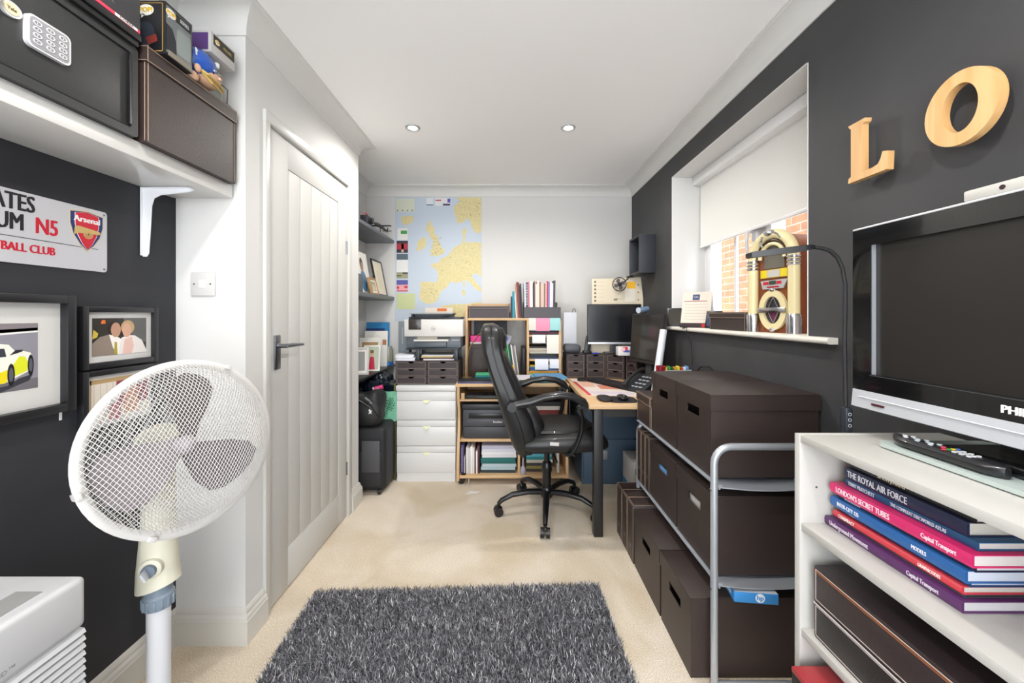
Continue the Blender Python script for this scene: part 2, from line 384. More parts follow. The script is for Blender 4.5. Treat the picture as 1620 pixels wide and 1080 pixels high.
# brick wall outside
m = bpy.data.materials.new('brick'); m.use_nodes = True; nt = m.node_tree; p = nt.nodes['Principled BSDF']
tc = nt.nodes.new('ShaderNodeTexCoord'); sx = nt.nodes.new('ShaderNodeSeparateXYZ'); cx = nt.nodes.new('ShaderNodeCombineXYZ'); bt = nt.nodes.new('ShaderNodeTexBrick')
bt.inputs['Scale'].default_value = 1; bt.inputs['Brick Width'].default_value = .225; bt.inputs['Row Height'].default_value = .075; bt.inputs['Mortar Size'].default_value = .006
bt.inputs['Color1'].default_value = lin('8e6444'); bt.inputs['Color2'].default_value = lin('7c5138'); bt.inputs['Mortar'].default_value = lin('867c70'); bt.inputs['Bias'].default_value = -.1
nz = nt.nodes.new('ShaderNodeTexNoise'); nz.inputs['Scale'].default_value = 9; mx = nt.nodes.new('ShaderNodeMix'); mx.data_type = 'RGBA'; mx.blend_type = 'OVERLAY'; mx.inputs[0].default_value = .5
L = nt.links.new; L(tc.outputs['Object'], sx.inputs[0]); L(sx.outputs[1], cx.inputs[0]); L(sx.outputs[2], cx.inputs[1]); L(cx.outputs[0], bt.inputs[0]); L(tc.outputs['Object'], nz.inputs[0])
L(bt.outputs[0], mx.inputs[6]); L(nz.outputs[0], mx.inputs[7]); L(mx.outputs[2], p.inputs['Base Color']); p.inputs['Roughness'].default_value = .9
S('wall_outside', B().box(2.55, 2.7, .5, 9, -.1, 3.2, m))
S('ground', B().box(1.4, 2.7, .5, 9, -.1, -.05, mat('9c958a', .9)))
# ceiling downlights: two in view, two unseen ones added nearer the camera for fill
def downlight(x, y, lab):
    r = T('ceiling_light', lab, 'ceiling light', (x, y, CZ), 0, 'recessed ceiling spotlights')
    b = B(); b.lathe([(.030, -.002), (.034, -.006), (.042, -.005), (.045, 0), (.030, 0)], SILVER, 28, Matrix.Translation((x, y, CZ))); P('trim_ring', b, r)
    b = B(); b.lathe([(.001, -.004), (.022, -.004), (.029, -.001), (.001, -.0005)], mat('fff0d8', .4, em=9), 24, Matrix.Translation((x, y, CZ))); P('bulb', b, r)
    l = bpy.data.lights.new('bulb_light', 'SPOT'); l.energy = LAMP_W; l.spot_size = math.radians(165); l.spot_blend = .6; l.shadow_soft_size = .04; l.color = (1, .965, .91)
    o = bpy.data.objects.new('bulb_light', l); COL.objects.link(o); o.location = (0, 0, -.02); o.parent = r
downlight(-.579, 2.384, 'round recessed ceiling spotlight, the left one above the desk')
downlight(.352, 2.384, 'round recessed ceiling spotlight, the right one near the window side')
downlight(-.579, .55, 'added fill spotlight in the ceiling above the black left wall, out of frame')
downlight(.352, .55, 'added fill spotlight in the ceiling above the bookcase side, out of frame')
# ================================================================ left side
def storage(label, x0, x1, y0, y1, z0, z1, slot=True, lid=.055, group=None, st=False, face='R', name='storage_box', m=None, sl=.1):
    'brown leather-look lidded box; slot face towards -X (R) or +X (L)'
    m = m or BROWN
    r = T(name, label, 'storage box', ((x0+x1)/2, (y0+y1)/2, z0), 0, group)
    b = B(); t = .004; e = .004
    X0, X1, Y0, Y1 = x0+e, x1-e, y0+e, y1-e; zt = z1-t
    b.box(X0, X1, Y0, Y1, z0, z0+t, m); b.box(X0, X1, Y0, Y0+t, z0+t, zt, m); b.box(X0, X1, Y1-t, Y1, z0+t, zt, m)
    xa, xb = (X0, X0+t) if face == 'R' else (X1-t, X1); xo = (X1-t, X1) if face == 'R' else (X0, X0+t)
    Y2, Y3 = Y0+t, Y1-t; b.box(xo[0], xo[1], Y2, Y3, z0+t, zt, m)
    if slot:
        cy = (y0+y1)/2; zs1 = z1-lid-.012; zs0 = zs1-.032
        b.box(xa, xb, Y2, cy-sl/2, z0+t, zt, m); b.box(xa, xb, cy+sl/2, Y3, z0+t, zt, m); b.box(xa, xb, cy-sl/2, cy+sl/2, z0+t, zs0, m); b.box(xa, xb, cy-sl/2, cy+sl/2, zs1, zt, m)
        b.box(X0+.02, X0+.022, Y0+t, Y1-t, z0+t, zt, BROWND) if sl < .02 else None
    else: b.box(xa, xb, Y2, Y3, z0+t, zt, m)
    xf = X0 if face == 'R' else X1; s = -1 if face == 'R' else 1
    if st:
        q = .0007
        for (a, c, d, f) in ((Y0+.004, Y0+.0055, z0+.004, z1-lid), (Y1-.0055, Y1-.004, z0+.004, z1-lid)): b.box(xf, xf+s*q, a, c, d, f, STITCH)
        for x in (X0+.004, X1-.0055): b.box(x, x+.0015, Y0-q, Y0, z0+.004, z1-lid, STITCH)
    P('body', b, r)
    b = B(); b.box(x0, x1, y0, y1, z1-t, z1, m, .0015)
    for (a, c, d, f) in ((x0, x0+.0035, y0+.0035, y1-.0035), (x1-.0035, x1, y0+.0035, y1-.0035), (x0, x1, y0, y0+.0035), (x0, x1, y1-.0035, y1)): b.box(a, c, d, f, z1-lid, z1-t, m)
    if st:
        xf = x0 if face == 'R' else x1; q = .0007
        for z in (z1-lid+.003, z1-.005): b.box(xf, xf+s*q, y0+.002, y1-.002, z, z+.0013, STITCH); b.box(x0, x1, y0-q, y0, z, z+.0013, STITCH)
        for y in (y0+.003, y1-.0045): b.box(xf, xf+s*q, y, y+.0013, z1-lid, z1, STITCH)
        b.box(x0+.003, x0+.0045, y0-q, y0, z1-lid, z1, STITCH)
        b.box(x0+.001, x1, y0+.003, y0+.0043, z1, z1+q, STITCH); b.box(x0+.003, x0+.0043, y0, y1, z1, z1+q, STITCH)
    P('lid', b, r)
    return r
# wall shelf
r = T('wall_shelf', 'thick glossy white shelf high on the black left wall', 'shelf', (-1.13, .6, 1.645))
P('shelf_board', B().box(LX+.001, -1.021, -.35, PY-.012, 1.645, 1.692, mat('dcdbd8', .25), .002), r)
def bracket(y, lab):
    r = T('shelf_bracket', lab, 'bracket', (LX, y, 1.42), 0, 'shelf brackets on the left wall'); WP = mat('eceef2', .3)
    b = B()
    prof = [(0, 0), (.155, 0), (.17, -.008), (.155, -.012), (.06, -.022), (.036, -.034), (.028, -.06), (.018, -.22), (.012, -.23), (.003, -.23), (0, -.222)]
    b.prism([(x, z) for x, z in prof], .003, WP, FR(LX+.002, y+.0015, 1.644, 'F'))
    rim = prof[1:]
    b.box(LX+.002, LX+.004, y-.011, y+.011, 1.415, 1.644, WP, .001); b.box(LX+.002, LX+.16, y-.011, y+.011, 1.641, 1.644, WP, .001)
    b.tube([(LX+.002+x, y, 1.644+z) for x, z in rim], .003, WP, 8)
    for z in (1.44, 1.57): b.cyl((LX+.003, y+.005, z), (LX+.0055, y+.005, z), .004, STEEL, seg=10)
    P('bracket_body', b, r)
bracket(1.345, 'white pressed metal shelf bracket beside the light switch pier')
bracket(.25, 'white pressed metal shelf bracket towards the camera under the white shelf, out of frame')
# safe
sx = -1.005; r = T('safe', 'black steel home safe with keypad on the white wall shelf', 'safe', (-1.1, .87, 1.692))
SF = mat('2e2f30', .4, bump=.3, bs=500); b = B()
b.box(-1.215, sx-.006, .655, 1.078, 1.692, 1.932, SF, .006)
b.ring(rrect(.423, .24, .01), rrect(.385, .2, .008), .006, SF, FR(sx-.006, .8665, 1.812, 'L'))
P('body', b, r)
d = P('door', B().box(sx-.02, sx-.003, .676, 1.052, 1.714, 1.91, SF, .004), r)
b = B(); b.tube([(sx+.001, 1.055, 1.72), (sx+.001, 1.055, 1.905)], .0035, mat('1a1a1c', .2)); P('door_seal', b, d)
b = B(); y, z = .866, 1.8115
b.prism(rrect(.083, .068, .012), .009, mat('e6e6e8', .25, .3), FR(sx-.003, y, z, 'L')); b.prism(rrect(.074, .06, .009), .001, mat('8c8c90', .4), FR(sx+.006, y, z, 'L'))
P('keypad', b, r)
k = r.children[-1]
n = 0
for i in range(3):
    for j in range(4):
        bb = B(); yy, zz = y-.024+i*.024, z+.0195-j*.013
        bb.ring(disc(.008, 18, ry=.0052), disc(.0062, 18, ry=.0036), .0012, mat('d8d8dc', .3), FR(sx+.007, yy, zz, 'L'))
        bb.prism(disc(.0062, 18, ry=.0036), .0006, mat('7a7a7e', .4), FR(sx+.007, yy, zz, 'L'))
        bb.text('123456789*0#'[j*3+i], .0055, mat('f4f4f4', .5), FR(sx+.0077, yy, zz, 'L'), th=.0002); P('key', bb, k)
b = B(); b.prism(disc(.0185, 28, ry=.0155), .005, mat('dcdcde', .25, .4), FR(sx-.003, .802, 1.831, 'L')); b.prism(disc(.013, 28, ry=.011), .001, mat('cfc3a4', .4), FR(sx+.002, .802, 1.831, 'L')); b.text('Yale', .009, mat('6b5f42', .5), FR(sx+.0032, .802, 1.831, 'L'), bold=.0002)
P('badge', b, r)
b = B(); b.lathe([(.02, 0), (.021, .012), (.017, .022), (.001, .023)], mat('d4d6da', .3, .3), 20, FR(sx-.003, .765, 1.842, 'L')); P('knob', b, r)
# dark box and red edged case lying on the safe
b = B(); b.box(-1.20, -.995, .62, 1.07, 1.932, 1.948, BLACK, .003); b.box(-1.2, -.99, .63, 1.073, 1.948, 1.966, mat('17171a', .3), .003)
ONE('disc_player', b, 'slim black flat case lying directly on top of the safe', 'electronics')
b = B(); b.box(-1.2, -.992, .66, 1.07, 1.966, 2.06, mat('3b3b3e', .35), .001)
b.box(-.992, -.9905, .66, 1.068, 1.968, 1.976, mat('e0405a', .5)); b.box(-.9905, -.9899, 1.0, 1.06, 1.9685, 1.9755, mat('f0eeee', .5)); b.text('CORSA', .0068, mat('5a1822', .5), FR(-.9899, 1.03, 1.972, 'L'), bold=.0002, sx=1.7)
b.prism([(-.10, .03), (-.07, .045), (-.02, .03), (.03, .0), (.0, .01), (-.03, .02)], .0006, mat('a8989c', .5), FR(-.992, .97, 1.998, 'L'))
ONE('boxed_set', b, 'dark boxed set with a red bottom edge lying on the black case above the safe', 'box')
storage('large brown leather-look lidded box on the white wall shelf beside the safe', -1.225, -.995, 1.092, 1.455, 1.692, 1.957, False, .045, st=True, face='L', name='storage_box')
# toy boxes
def logo(b, M, s):
    b.prism(disc(s, 22, ry=s*.72), .0006, mat('f4f2ec', .5), M); b.prism([(-s*.5, -s*.4), (-s*.1, -s*.6), (-s*.62, -s*1.0)], .0006, mat('f4f2ec', .5), M)
    b.text('POP!', s*.85, mat('e8c224', .5), M @ TR(0, 0, .0012), bold=s*.03)
WIN = mat('8d9694', .15)
b = B(); x0, x1, y0, y1, z0, z1 = -1.09, -.978, 1.131, 1.228, 1.9575, 2.108; KB = mat('17171c', .35)
b.box(x0, x1, y0, y1, z0, z1, KB, .001)
Mf = FR((x0+x1)/2, y0, (z0+z1)/2, 'F'); logo(b, Mf @ TR(.002, .048, .0002), .022)
b.ring(rrect(.10, .138, .004), rrect(.096, .134, .003), .0005, mat('a8863a', .5), Mf); b.prism(disc(.026, 20, 0, -.02, .036), .0006, mat('2e3440', .5), Mf); b.prism([(.0, -.03), (.03, -.02), (.035, -.04), (.01, -.05)], .0008, mat('7c2f28', .5), Mf)
Ml = FR(x1, (y0+y1)/2, (z0+z1)/2, 'L'); b.prism(rrect(.09, .134, .004), .0005, mat('74787a', .3), Ml); b.prism(rrect(.05, .075, .01, cx=.016, cy=-.012), .0008, WIN, Ml)
b.box(x1, x1+.0012, y0+.036, y1-.006, z1-.034, z1-.01, KB); b.text('SERIES', .015, mat('d8d8d8', .5), FR(x1+.0014, y0+.066, z1-.022, 'L'), sx=.8); logo(b, Ml @ TR(-.03, .05, .001), .017)
b.prism([(-.045, -.06), (-.045, .015), (-.025, .01), (-.012, -.02), (-.01, -.06)], .001, mat('23272e', .5), Ml); b.box(x1, x1+.0012, y0+.01, y1-.004, z0+.003, z0+.018, mat('8a8272', .5))
ONE('toy_box', b, 'black figure box with a window and a speech bubble logo on the brown storage box', 'toy box', 'boxed figures on the storage box')
b = B(); b.box(-1.15, -1.045, 1.345, 1.452, 1.9575, 2.085, mat('c9c2b6', .5), .001); b.box(-1.045, -1.0444, 1.352, 1.445, 1.97, 2.07, WIN)
ONE('toy_box', b, 'pale box under the overhanging figure box at the pier end of the shelf', 'toy box', 'boxed figures on the storage box')
b = B(); b.box(-1.08, -.985, 1.315, 1.43, 2.0853, 2.155, mat('c4c1be', .4), .001); b.box(-.985, -.9844, 1.325, 1.424, 2.115, 2.15, mat('3a3428', .5)); logo(b, FR(-.9844, 1.342, 2.131, 'L'), .011)
b.text('FIGURE', .012, mat('c9b27a', .5), FR(-.9842, 1.39, 2.131, 'L')); b.box(-1.07, -.995, 1.3144, 1.315, 2.092, 2.148, mat('5b3a7c', .5))
ONE('toy_box', b, 'figure box lying on the pale box at the pier end, its pale underside showing', 'toy box', 'boxed figures on the storage box')
# bobble-head player in a blue helmet
r = T('bobblehead_figure', 'bobble-head figure in a blue helmet lying on the brown storage box', 'figurine', (-1.03, 1.31, 1.957))
HB = mat('2456b4', .25, coat=.4); SKN = mat('dcb294', .6)
b = B(); b.ball((-1.022, 1.298, 2.03), (.053, .062, .048), HB, p=.95)
Mh = FR(-.981, 1.31, 2.045, 'L')
b.text('NY', .034, mat('f2f2f2', .5), FR(-.985, 1.272, 2.043, 'L') @ Matrix.Rotation(-.1, 4, 'X'), bold=.001); b.box(-.99, -.98, 1.335, 1.347, 2.045, 2.062, mat('f2f2f2', .5), .002); P('helmet', b, r)
b = B(); b.ball((-1.018, 1.322, 2.003), (.045, .052, .032), SKN, p=.9); b.ball((-.99, 1.265, 2.0), (.008, .012, .014), SKN); b.ball((-.972, 1.335, 2.005), (.006, .006, .006), SKN)
for q in (1.312, 1.345): b.ball((-.9755, q, 2.013), (.003, .005, .006), BLACK, u=10, v=6)
P('head', b, r)
b = B(); b.tube([(-1.0, 1.268, 2.01), (-.972, 1.285, 1.99), (-.968, 1.33, 1.982), (-.985, 1.37, 1.985)], .004, mat('b69a4c', .4)); b.tube([(-.985, 1.275, 1.995), (-.97, 1.3, 1.97), (-.975, 1.35, 1.966)], .0035, mat('b69a4c', .4)); P('face_mask', b, r)
b = B(); b.ball((-1.035, 1.256, 1.978), (.028, .024, .021), mat('c98f78', .6)); b.ball((-1.0, 1.256, 1.972), (.012, .022, .0145), SKN); P('torso', b, r)
b = B(); b.box(-1.03, -1.0, 1.40, 1.43, 1.957, 1.962, BLKP); b.tube([(-1.0, 1.41, 1.96), (-.998, 1.41, 2.01), (-1.005, 1.395, 2.018), (-1.03, 1.39, 2.02)], .0016, BLKP, 8)
ONE('wire_stand', b, 'thin black wire stand at the end of the brown storage box', 'stand')
# street sign
r = T('street_sign', 'white metal street-style sign with black and red lettering and a crest', 'sign', (LX, 1.025, 1.345))
sy0, sy1, sz0, sz1 = .8, 1.223, 1.345, 1.5275; cy, cz = (sy0+sy1)/2, (sz0+sz1)/2; SX = LX+.004
b = B(); b.prism(rrect(sy1-sy0, sz1-sz0, .009), .002, mat('cccbcf', .3), FR(SX-.002, cy, cz, 'L'))
BK = mat('18151c', .5); RD_ = mat('c8102e', .5)
TX = SX+.0003
b.text('EMIRATES', .06, BK, FR(TX, 1.037, 1.497, 'L'), 'RIGHT', bold=.0012, sx=.66)
b.text('STADIUM', .06, BK, FR(TX, 1.014, 1.447, 'L'), 'RIGHT', bold=.0012, sx=.66)
b.text('N5', .06, RD_, FR(TX, 1.091, 1.447, 'L'), 'RIGHT', bold=.0012, sx=.70)
b.text('ARSENAL FOOTBALL CLUB', .030, RD_, FR(TX, 1.083, 1.385, 'L'), 'RIGHT', bold=.0008, sx=.78)
b.box(TX, TX+.0004, .82, 1.196, 1.4105, 1.412, BK)
for yy in (sy0+.009, sy1-.009):
    for zz in (sz0+.009, sz1-.009): b.cyl((SX, yy, zz), (SX+.0015, yy, zz), .003, STEEL, seg=10)
P('sign_plate', b, r)
def crest(s): return [(-.5*s, .52*s), (0, .60*s), (.5*s, .52*s), (.5*s, .15*s), (.40*s, -.2*s), (.2*s, -.5*s), (0, -.68*s), (-.2*s, -.5*s), (-.40*s, -.2*s), (-.5*s, .15*s)]
Mc = FR(TX, 1.164, 1.463, 'L'); b = B(); s = .088
b.prism(crest(s*1.06), .0008, mat('d8c8a0', .5), Mc); b.prism(crest(s), .0012, mat('20306e', .5), Mc); b.prism([(x*.78, y) for x, y in crest(s*.97)], .0016, mat('ece8e8', .5), Mc); b.prism([(x*.74, y) for x, y in crest(s*.96)], .002, mat('d01c34', .5), Mc)
b.text('Arsenal', .0235, mat('f4f0f0', .5), Mc @ TR(0, .028, .0023), bold=.0006)
G = mat('cdb070', .5); Mg = Mc @ TR(0, -.005, .0022)
b.prism([(-.034, .008), (-.024, .013), (.03, .006), (.036, .004), (.036, -.003), (.012, -.005), (-.026, -.008), (-.036, -.014)], .0006, G, Mg); b.ring(disc(.013, 20, .002, -.008), disc(.010, 20, .002, -.008), .0008, G, Mg)
for k in range(6): a = k*PI/6; b.box(-.011, .011, -.0009, .0009, 0, .0008, G, M=Mg @ TR(.002, -.008) @ Matrix.Rotation(a, 4, 'Z'))
P('crest', b, r)
# picture frames
def frame(lab, y0, y1, z0, z1, w, dep, X, art, mw, grp=None, cat='picture frame', fm=None, fc='L'):
    fm = fm or mat('1d1d20', .35); r = T('framed_photo', lab, cat, (X, (y0+y1)/2, z0), 0, grp)
    W_, H = y1-y0, z1-z0; M = FR(X, (y0+y1)/2, (z0+z1)/2, fc); b = B()
    for a, c, d, f in ((-W_/2, -W_/2+w, -H/2, H/2), (W_/2-w, W_/2, -H/2, H/2), (-W_/2+w, W_/2-w, -H/2, -H/2+w), (-W_/2+w, W_/2-w, H/2-w, H/2)): b.box(a, c, d, f, 0, dep, fm, .0015, M)
    b.box(-W_/2+.002, W_/2-.002, -H/2+.002, H/2-.002, 0, .004, BLACK, M=M); P('frame', b, r)
    b = B(); b.box(-W_/2+w-.001, W_/2-w+.001, -H/2+w-.001, H/2-w+.001, .004, .006, mat('cdcbc8', .6), M=M); P('mat_board', b, r)
    b = B(); art(b, M @ TR(0, 0, .0062), W_-2*w-2*mw, H-2*w-2*mw); P('picture', b, r)
    return r
def poly(b, M, pts, c, k, w, h, rough=.35): b.prism([((x-.5)*w, (y-.5)*h) for x, y in pts], .0002, mat(c, rough), M, z=.0002*k)
def rect(b, M, x0, x1, y0, y1, c, k, w, h): poly(b, M, [(x0, y0), (x1, y0), (x1, y1), (x0, y1)], c, k, w, h)
def car_art(b, M, w, h):
    rect(b, M, 0, 1, 0, 1, '8d8a94', 0, w, h); rect(b, M, 0, 1, .86, 1, '857d80', 1, w, h); poly(b, M, [(0, .78), (1, .88), (1, .93), (0, .86)], '7fb3a4', 1, w, h); poly(b, M, [(0, .75), (1, .86), (1, .885), (0, .79)], 'e8e6e4', 2, w, h); poly(b, M, [(0, 0), (1, 0), (1, .16), (.5, .1), (0, .02)], '6e6a70', 1, w, h)
    q = lambda p: [(.69+.31*x/375, 1-(y-190)/610) for x, y in p]
    poly(b, M, q([(-60, 760), (120, 745), (215, 690), (330, 665), (300, 720), (60, 800), (-60, 830)]), '3a3a40', 2, w, h)
    poly(b, M, q([(-350, 620), (-330, 480), (-150, 470), (-80, 375), (60, 368), (130, 380), (180, 440), (240, 440), (310, 465), (330, 510), (325, 620), (215, 670), (150, 700), (100, 720), (-350, 740)]), 'ece9dd', 3, w, h)
    poly(b, M, q([(-350, 640), (0, 640), (100, 610), (125, 600), (115, 715), (10, 728), (-350, 735)]), 'e8d21e', 4, w, h)
    poly(b, M, q([(160, 570), (215, 490), (265, 500), (290, 560), (280, 630), (180, 665)]), 'd8dc2e', 4, w, h)
    poly(b, M, q([(-120, 490), (-70, 405), (95, 412), (110, 485)]), '3a3c46', 4, w, h); poly(b, M, q([(135, 475), (185, 430), (250, 432), (235, 450), (180, 465)]), '2a2a30', 5, w, h)
    for cx, cy, rx, ry in ((148, 650, 30, 100), (310, 580, 26, 98)):
        poly(b, M, q([(cx+rx*math.cos(t*PI/9), cy+ry*math.sin(t*PI/9)) for t in range(18)]), '1f1f24', 5, w, h); poly(b, M, q([(cx+rx*.6*math.cos(t*PI/9), cy+ry*.65*math.sin(t*PI/9)) for t in range(18)]), '5a5a62', 6, w, h)
frame('large black frame with a wide white mount around a yellow and white sports car', .665, 1.113, .952, 1.268, .022, .028, LX+.003, car_art, .052)
def couple_art(b, M, w, h):
    rect(b, M, 0, 1, 0, 1, '2c2622', 0, w, h); rect(b, M, .55, 1, .3, 1, '5b5a58', 1, w, h); poly(b, M, [(.14, .85), (.22, .85), (.22, .95), (.16, .95)], 'd8702e', 2, w, h); poly(b, M, [(.0, .45), (.08, .5), (.1, .6), (.02, .7)], 'c8b040', 2, w, h)
    poly(b, M, [(0, 0), (0, .34), (.12, .5), (.28, .56), (.42, .5), (.47, .3), (.46, 0)], '8a7c70', 3, w, h); poly(b, M, [(.28, .56), (.35, .2), (.44, 0), (.5, .42), (.42, .5)], 'ece6e0', 4, w, h); poly(b, M, [(.38, .36), (.42, .34), (.43, .02), (.37, .02)], 'a89a2a', 5, w, h)
    poly(b, M, [(.44, 0), (.5, .45), (.6, .52), (.76, .5), (.9, .36), (1, .05), (1, 0)], 'e4dcd8', 5, w, h); poly(b, M, [(.52, 0), (.56, .4), (.7, .48), (.74, .2), (.7, 0)], 'dcb8ac', 6, w, h)
    for cx, cy, rx, ry, c, k in ((.39, .72, .115, .19, '2f241e', 5), (.40, .68, .09, .2, 'b98d74', 7), (.62, .74, .13, .2, 'b89a70', 6), (.6, .66, .085, .2, 'cfa088', 8)):
        poly(b, M, [(cx+rx*math.cos(t*PI/8), cy+ry*math.sin(t*PI/8)) for t in range(16)], c, k, w, h)
frame('small black frame holding a photo of two people at a party', 1.139, 1.384, 1.056, 1.24, .017, .018, LX+.003, couple_art, .018, 'small picture frames on the left wall')
def door_art(b, M, w, h):
    rect(b, M, 0, 1, 0, 1, 'd9cfc2', 0, w, h); rect(b, M, 0, .02, 0, 1, 'b89a6c', 1, w, h); rect(b, M, 0, 1, .9, 1, 'b89a6c', 1, w, h)
    for k in range(4): rect(b, M, .06+k*.1, .065+k*.1, .1, .88, 'a8a098', 1, w, h)
    rect(b, M, .42, 1, .3, .9, '8c3442', 2, w, h); rect(b, M, .55, .8, .1, .7, 'c98a6a', 3, w, h); rect(b, M, .3, .5, 0, .4, 'a8505c', 3, w, h)
frame('small black frame behind the fan, holding a photo of a doorway', 1.139, 1.384, .862, 1.05, .017, .018, LX+.003, door_art, .012, 'small picture frames on the left wall')
b = B(); b.prism([(-.003, 0), (.003, 0), (.003, .03), (-.003, .03)], .002, mat('e8e8ea', .5), FR(LX+.001, 1.098, .925, 'L'))
ONE('adhesive_strip', b, 'short white adhesive strip below the corner of the car picture', 'strip')
# light switch
r = T('light_switch', 'blank white square switch plate on the narrow white pier', 'light switch', (-1.135, PY, 1.285))
b = B(); b.box(-1.135-.044, -1.135+.044, PY-.009, PY, 1.285, 1.373, mat('cfcdcb', .35), .003); 
for x in (-.03, .03): b.cyl((-1.135+x, PY-.0095, 1.329), (-1.135+x, PY-.0085, 1.329), .003, STEEL, seg=10)
P('plate', b, r)
P('rocker', B().box(-1.135-.011, -1.135+.011, PY-.012, PY-.007, 1.314, 1.344, mat('e4e2e0', .3), .001), r)
# dehumidifier / air cooler
AC = mat('cacacc', .35); r = T('air_conditioner', 'white portable air unit with ribbed louvres in the near left corner', 'air conditioner', (-1.05, .5, 0))
b = B(); b.box(-1.214, -.912, .121, .850, .05, .59, AC, .012, seg=4); b.box(-1.2, -.93, .14, .83, 0, .06, mat('9a9a9e', .5)); b.box(-1.215, -.902, .12, .851, .555, .662, AC, .012, seg=4); b.box(-.93, -.902, .12, .851, .045, .345, AC, .006)
b.text('DUNHERLAND™', .0115, mat('8c8c90', .5), FR(-.9018, .728, .575, 'L'), 'RIGHT', sx=1.1); P('body', b, r)
b = B()
for k in range(13):
    z = .352+k*.0158; b.add([(-.93, .122, z), (-.93, .849, z), (-.902, .849, z-.001), (-.902, .122, z-.001), (-.93, .122, z+.012), (-.93, .849, z+.012), (-.906, .849, z+.007), (-.906, .122, z+.007)], [(0,1,2,3), (4,7,6,5), (3,2,6,7), (0,4,5,1), (0,3,7,4), (1,5,6,2)], AC)
P('louvres', b, r)
b = B(); b.box(-.985, -.932, .2, .795, .661, .6632, mat('9c9c9a', .35)); 
for k in range(8): b.box(-.975, -.96, .25+k*.05, .275+k*.05, .6632, .6636, mat('b8b8b6', .4))
P('control_panel', b, r)
# pedestal fan
C0 = Vector((-.85, 1.055, .872)); th, ph = 1.149, .134
n = Vector((math.sin(th)*math.cos(ph), -math.cos(th)*math.cos(ph), math.sin(ph))); u = n.cross(Vector((0, 0, 1))).normalized(); v = u.cross(n)
u = -u if u.dot(Vector((1, 0, 0))) < 0 else u; v = n.cross(u)
Mf = Matrix.Identity(4)
for i in range(3): Mf[i][0] = u[i]; Mf[i][1] = v[i]; Mf[i][2] = n[i]; Mf[i][3] = C0[i]
px, py = -.962, 1.092
r = T('pedestal_fan', 'white pedestal fan with a round mesh grille near the left wall', 'fan', (px, py, 0))
FW = mat('ccc9c6', .4); FC = mat('e4e0cc', .4)
def grille(sgn, dome, nm):
    R = .214; b = B(); sp = .0076; vs = []; fs = []
    for a in (math.radians(58), math.radians(122)):
        dx, dy = math.cos(a), math.sin(a); nx, ny = -dy, dx; k = -int(R/sp)
        while k*sp < R:
            o = k*sp; hl = math.sqrt(max(0, R*R-o*o)); k += 1
            if hl < .01: continue
            N = max(4, int(hl/.012)); i0 = len(vs)
            for i in range(N+1):
                t = -hl+2*hl*i/N; x, y = dx*t+nx*o, dy*t+ny*o; q = (x*x+y*y)/(R*R); z = sgn*dome*(1-q**2.2)
                for ax, az in ((-.0007, 0), (.0007, 0), (0, .0009)): vs.append((x+nx*ax, y+ny*ax, z+az*sgn))
            for i in range(N):
                for c in range(3): fs.append((i0+i*3+c, i0+i*3+(c+1) % 3, i0+i*3+3+(c+1) % 3, i0+i*3+3+c))
    b.add(vs, fs, FW, Mf); return P(nm, b, r)
b = B(); N = 64; b.tube([(.213*math.cos(2*PI*k/N), .213*math.sin(2*PI*k/N), 0) for k in range(N)], [(.005, .012)]*N, FW, 10, Mf, True)
for a in (math.radians(193), math.radians(245), math.radians(60)): b.box(-.008, .008, -.004, .008, -.012, .012, FW, .002, Mf @ Matrix.Rotation(a-PI/2, 4, 'Z') @ TR(0, .218, 0))
P('grille_rim', b, r); grille(1, .075, 'front_grille'); grille(-1, .095, 'rear_grille')
hub = P('hub', B().lathe([(.024, -.045), (.026, -.02), (.022, .0), (.01, .012), (.001, .014)], mat('9b9298', .35), 24, Mf), r)
FB = mat('6c656a', .35)
for q in range(3):
    A = Mf @ Matrix.Rotation(math.radians(78+120*q), 4, 'Z'); out = []
    pr = [(.018, -.028, -.014), (.05, -.04, -.028), (.1, -.06, -.038), (.15, -.066, -.036), (.175, -.045, -.026), (.188, -.005, -.01), (.186, .035, .008), (.168, .066, .024), (.13, .074, .032), (.08, .055, .026), (.04, .03, .012), (.018, .016, .0)]
    b = B(); vs = [(x, y, z-.012) for x, y, z in pr]+[(x, y, z-.0145) for x, y, z in pr]; k = len(pr); cvs = [(.1, .005, -.016), (.1, .005, -.0185)]
    b.add(vs+cvs, [(2*k, i, (i+1) % k) for i in range(k)]+[(2*k+1, k+(i+1) % k, k+i) for i in range(k)]+[(i, k+i, k+(i+1) % k, (i+1) % k) for i in range(k)], FB, A); P('blade', b, r)
b = B(); b.lathe([(.001, -.19), (.03, -.187), (.05, -.17), (.058, -.13), (.055, -.1), (.04, -.094), (.001, -.094)], FC, 28, Mf); P('motor_housing', b, r)
# neck
def ell(cx, cy, z, rx, ry, tl=0, nn=20): return [(cx+rx*math.cos(2*PI*k/nn), cy+ry*math.sin(2*PI*k/nn), z+tl*math.cos(2*PI*k/nn)) for k in range(nn)]
b = B(); b.loft([ell(px, py, .478, .052, .046, .014), ell(px-.002, py, .52, .049, .043, .006), ell(px, py, .62, .041, .038), ell(px+.002, py, .76, .036, .034), ell(px-.004, py+.004, .86, .03, .03)], FC); P('neck', b, r)
b = B(); Mk = Matrix.Translation((px+.014, py-.036, .545)) @ Vector((.35, -1, 0)).to_track_quat('Z', 'Y').to_matrix().to_4x4()
b.lathe([(.026, 0), (.025, .01), (.019, .014), (.001, .014)], FC, 24, Mk); b.lathe([(.017, .012), (.016, .024), (.001, .026)], mat('6f7d8c', .4), 20, Mk); b.box(-.003, .003, -.012, .012, .024, .05, mat('c8ccd0', .3), .002, Mk @ Matrix.Rotation(.5, 4, 'Z')); P('tilt_knob', b, r)
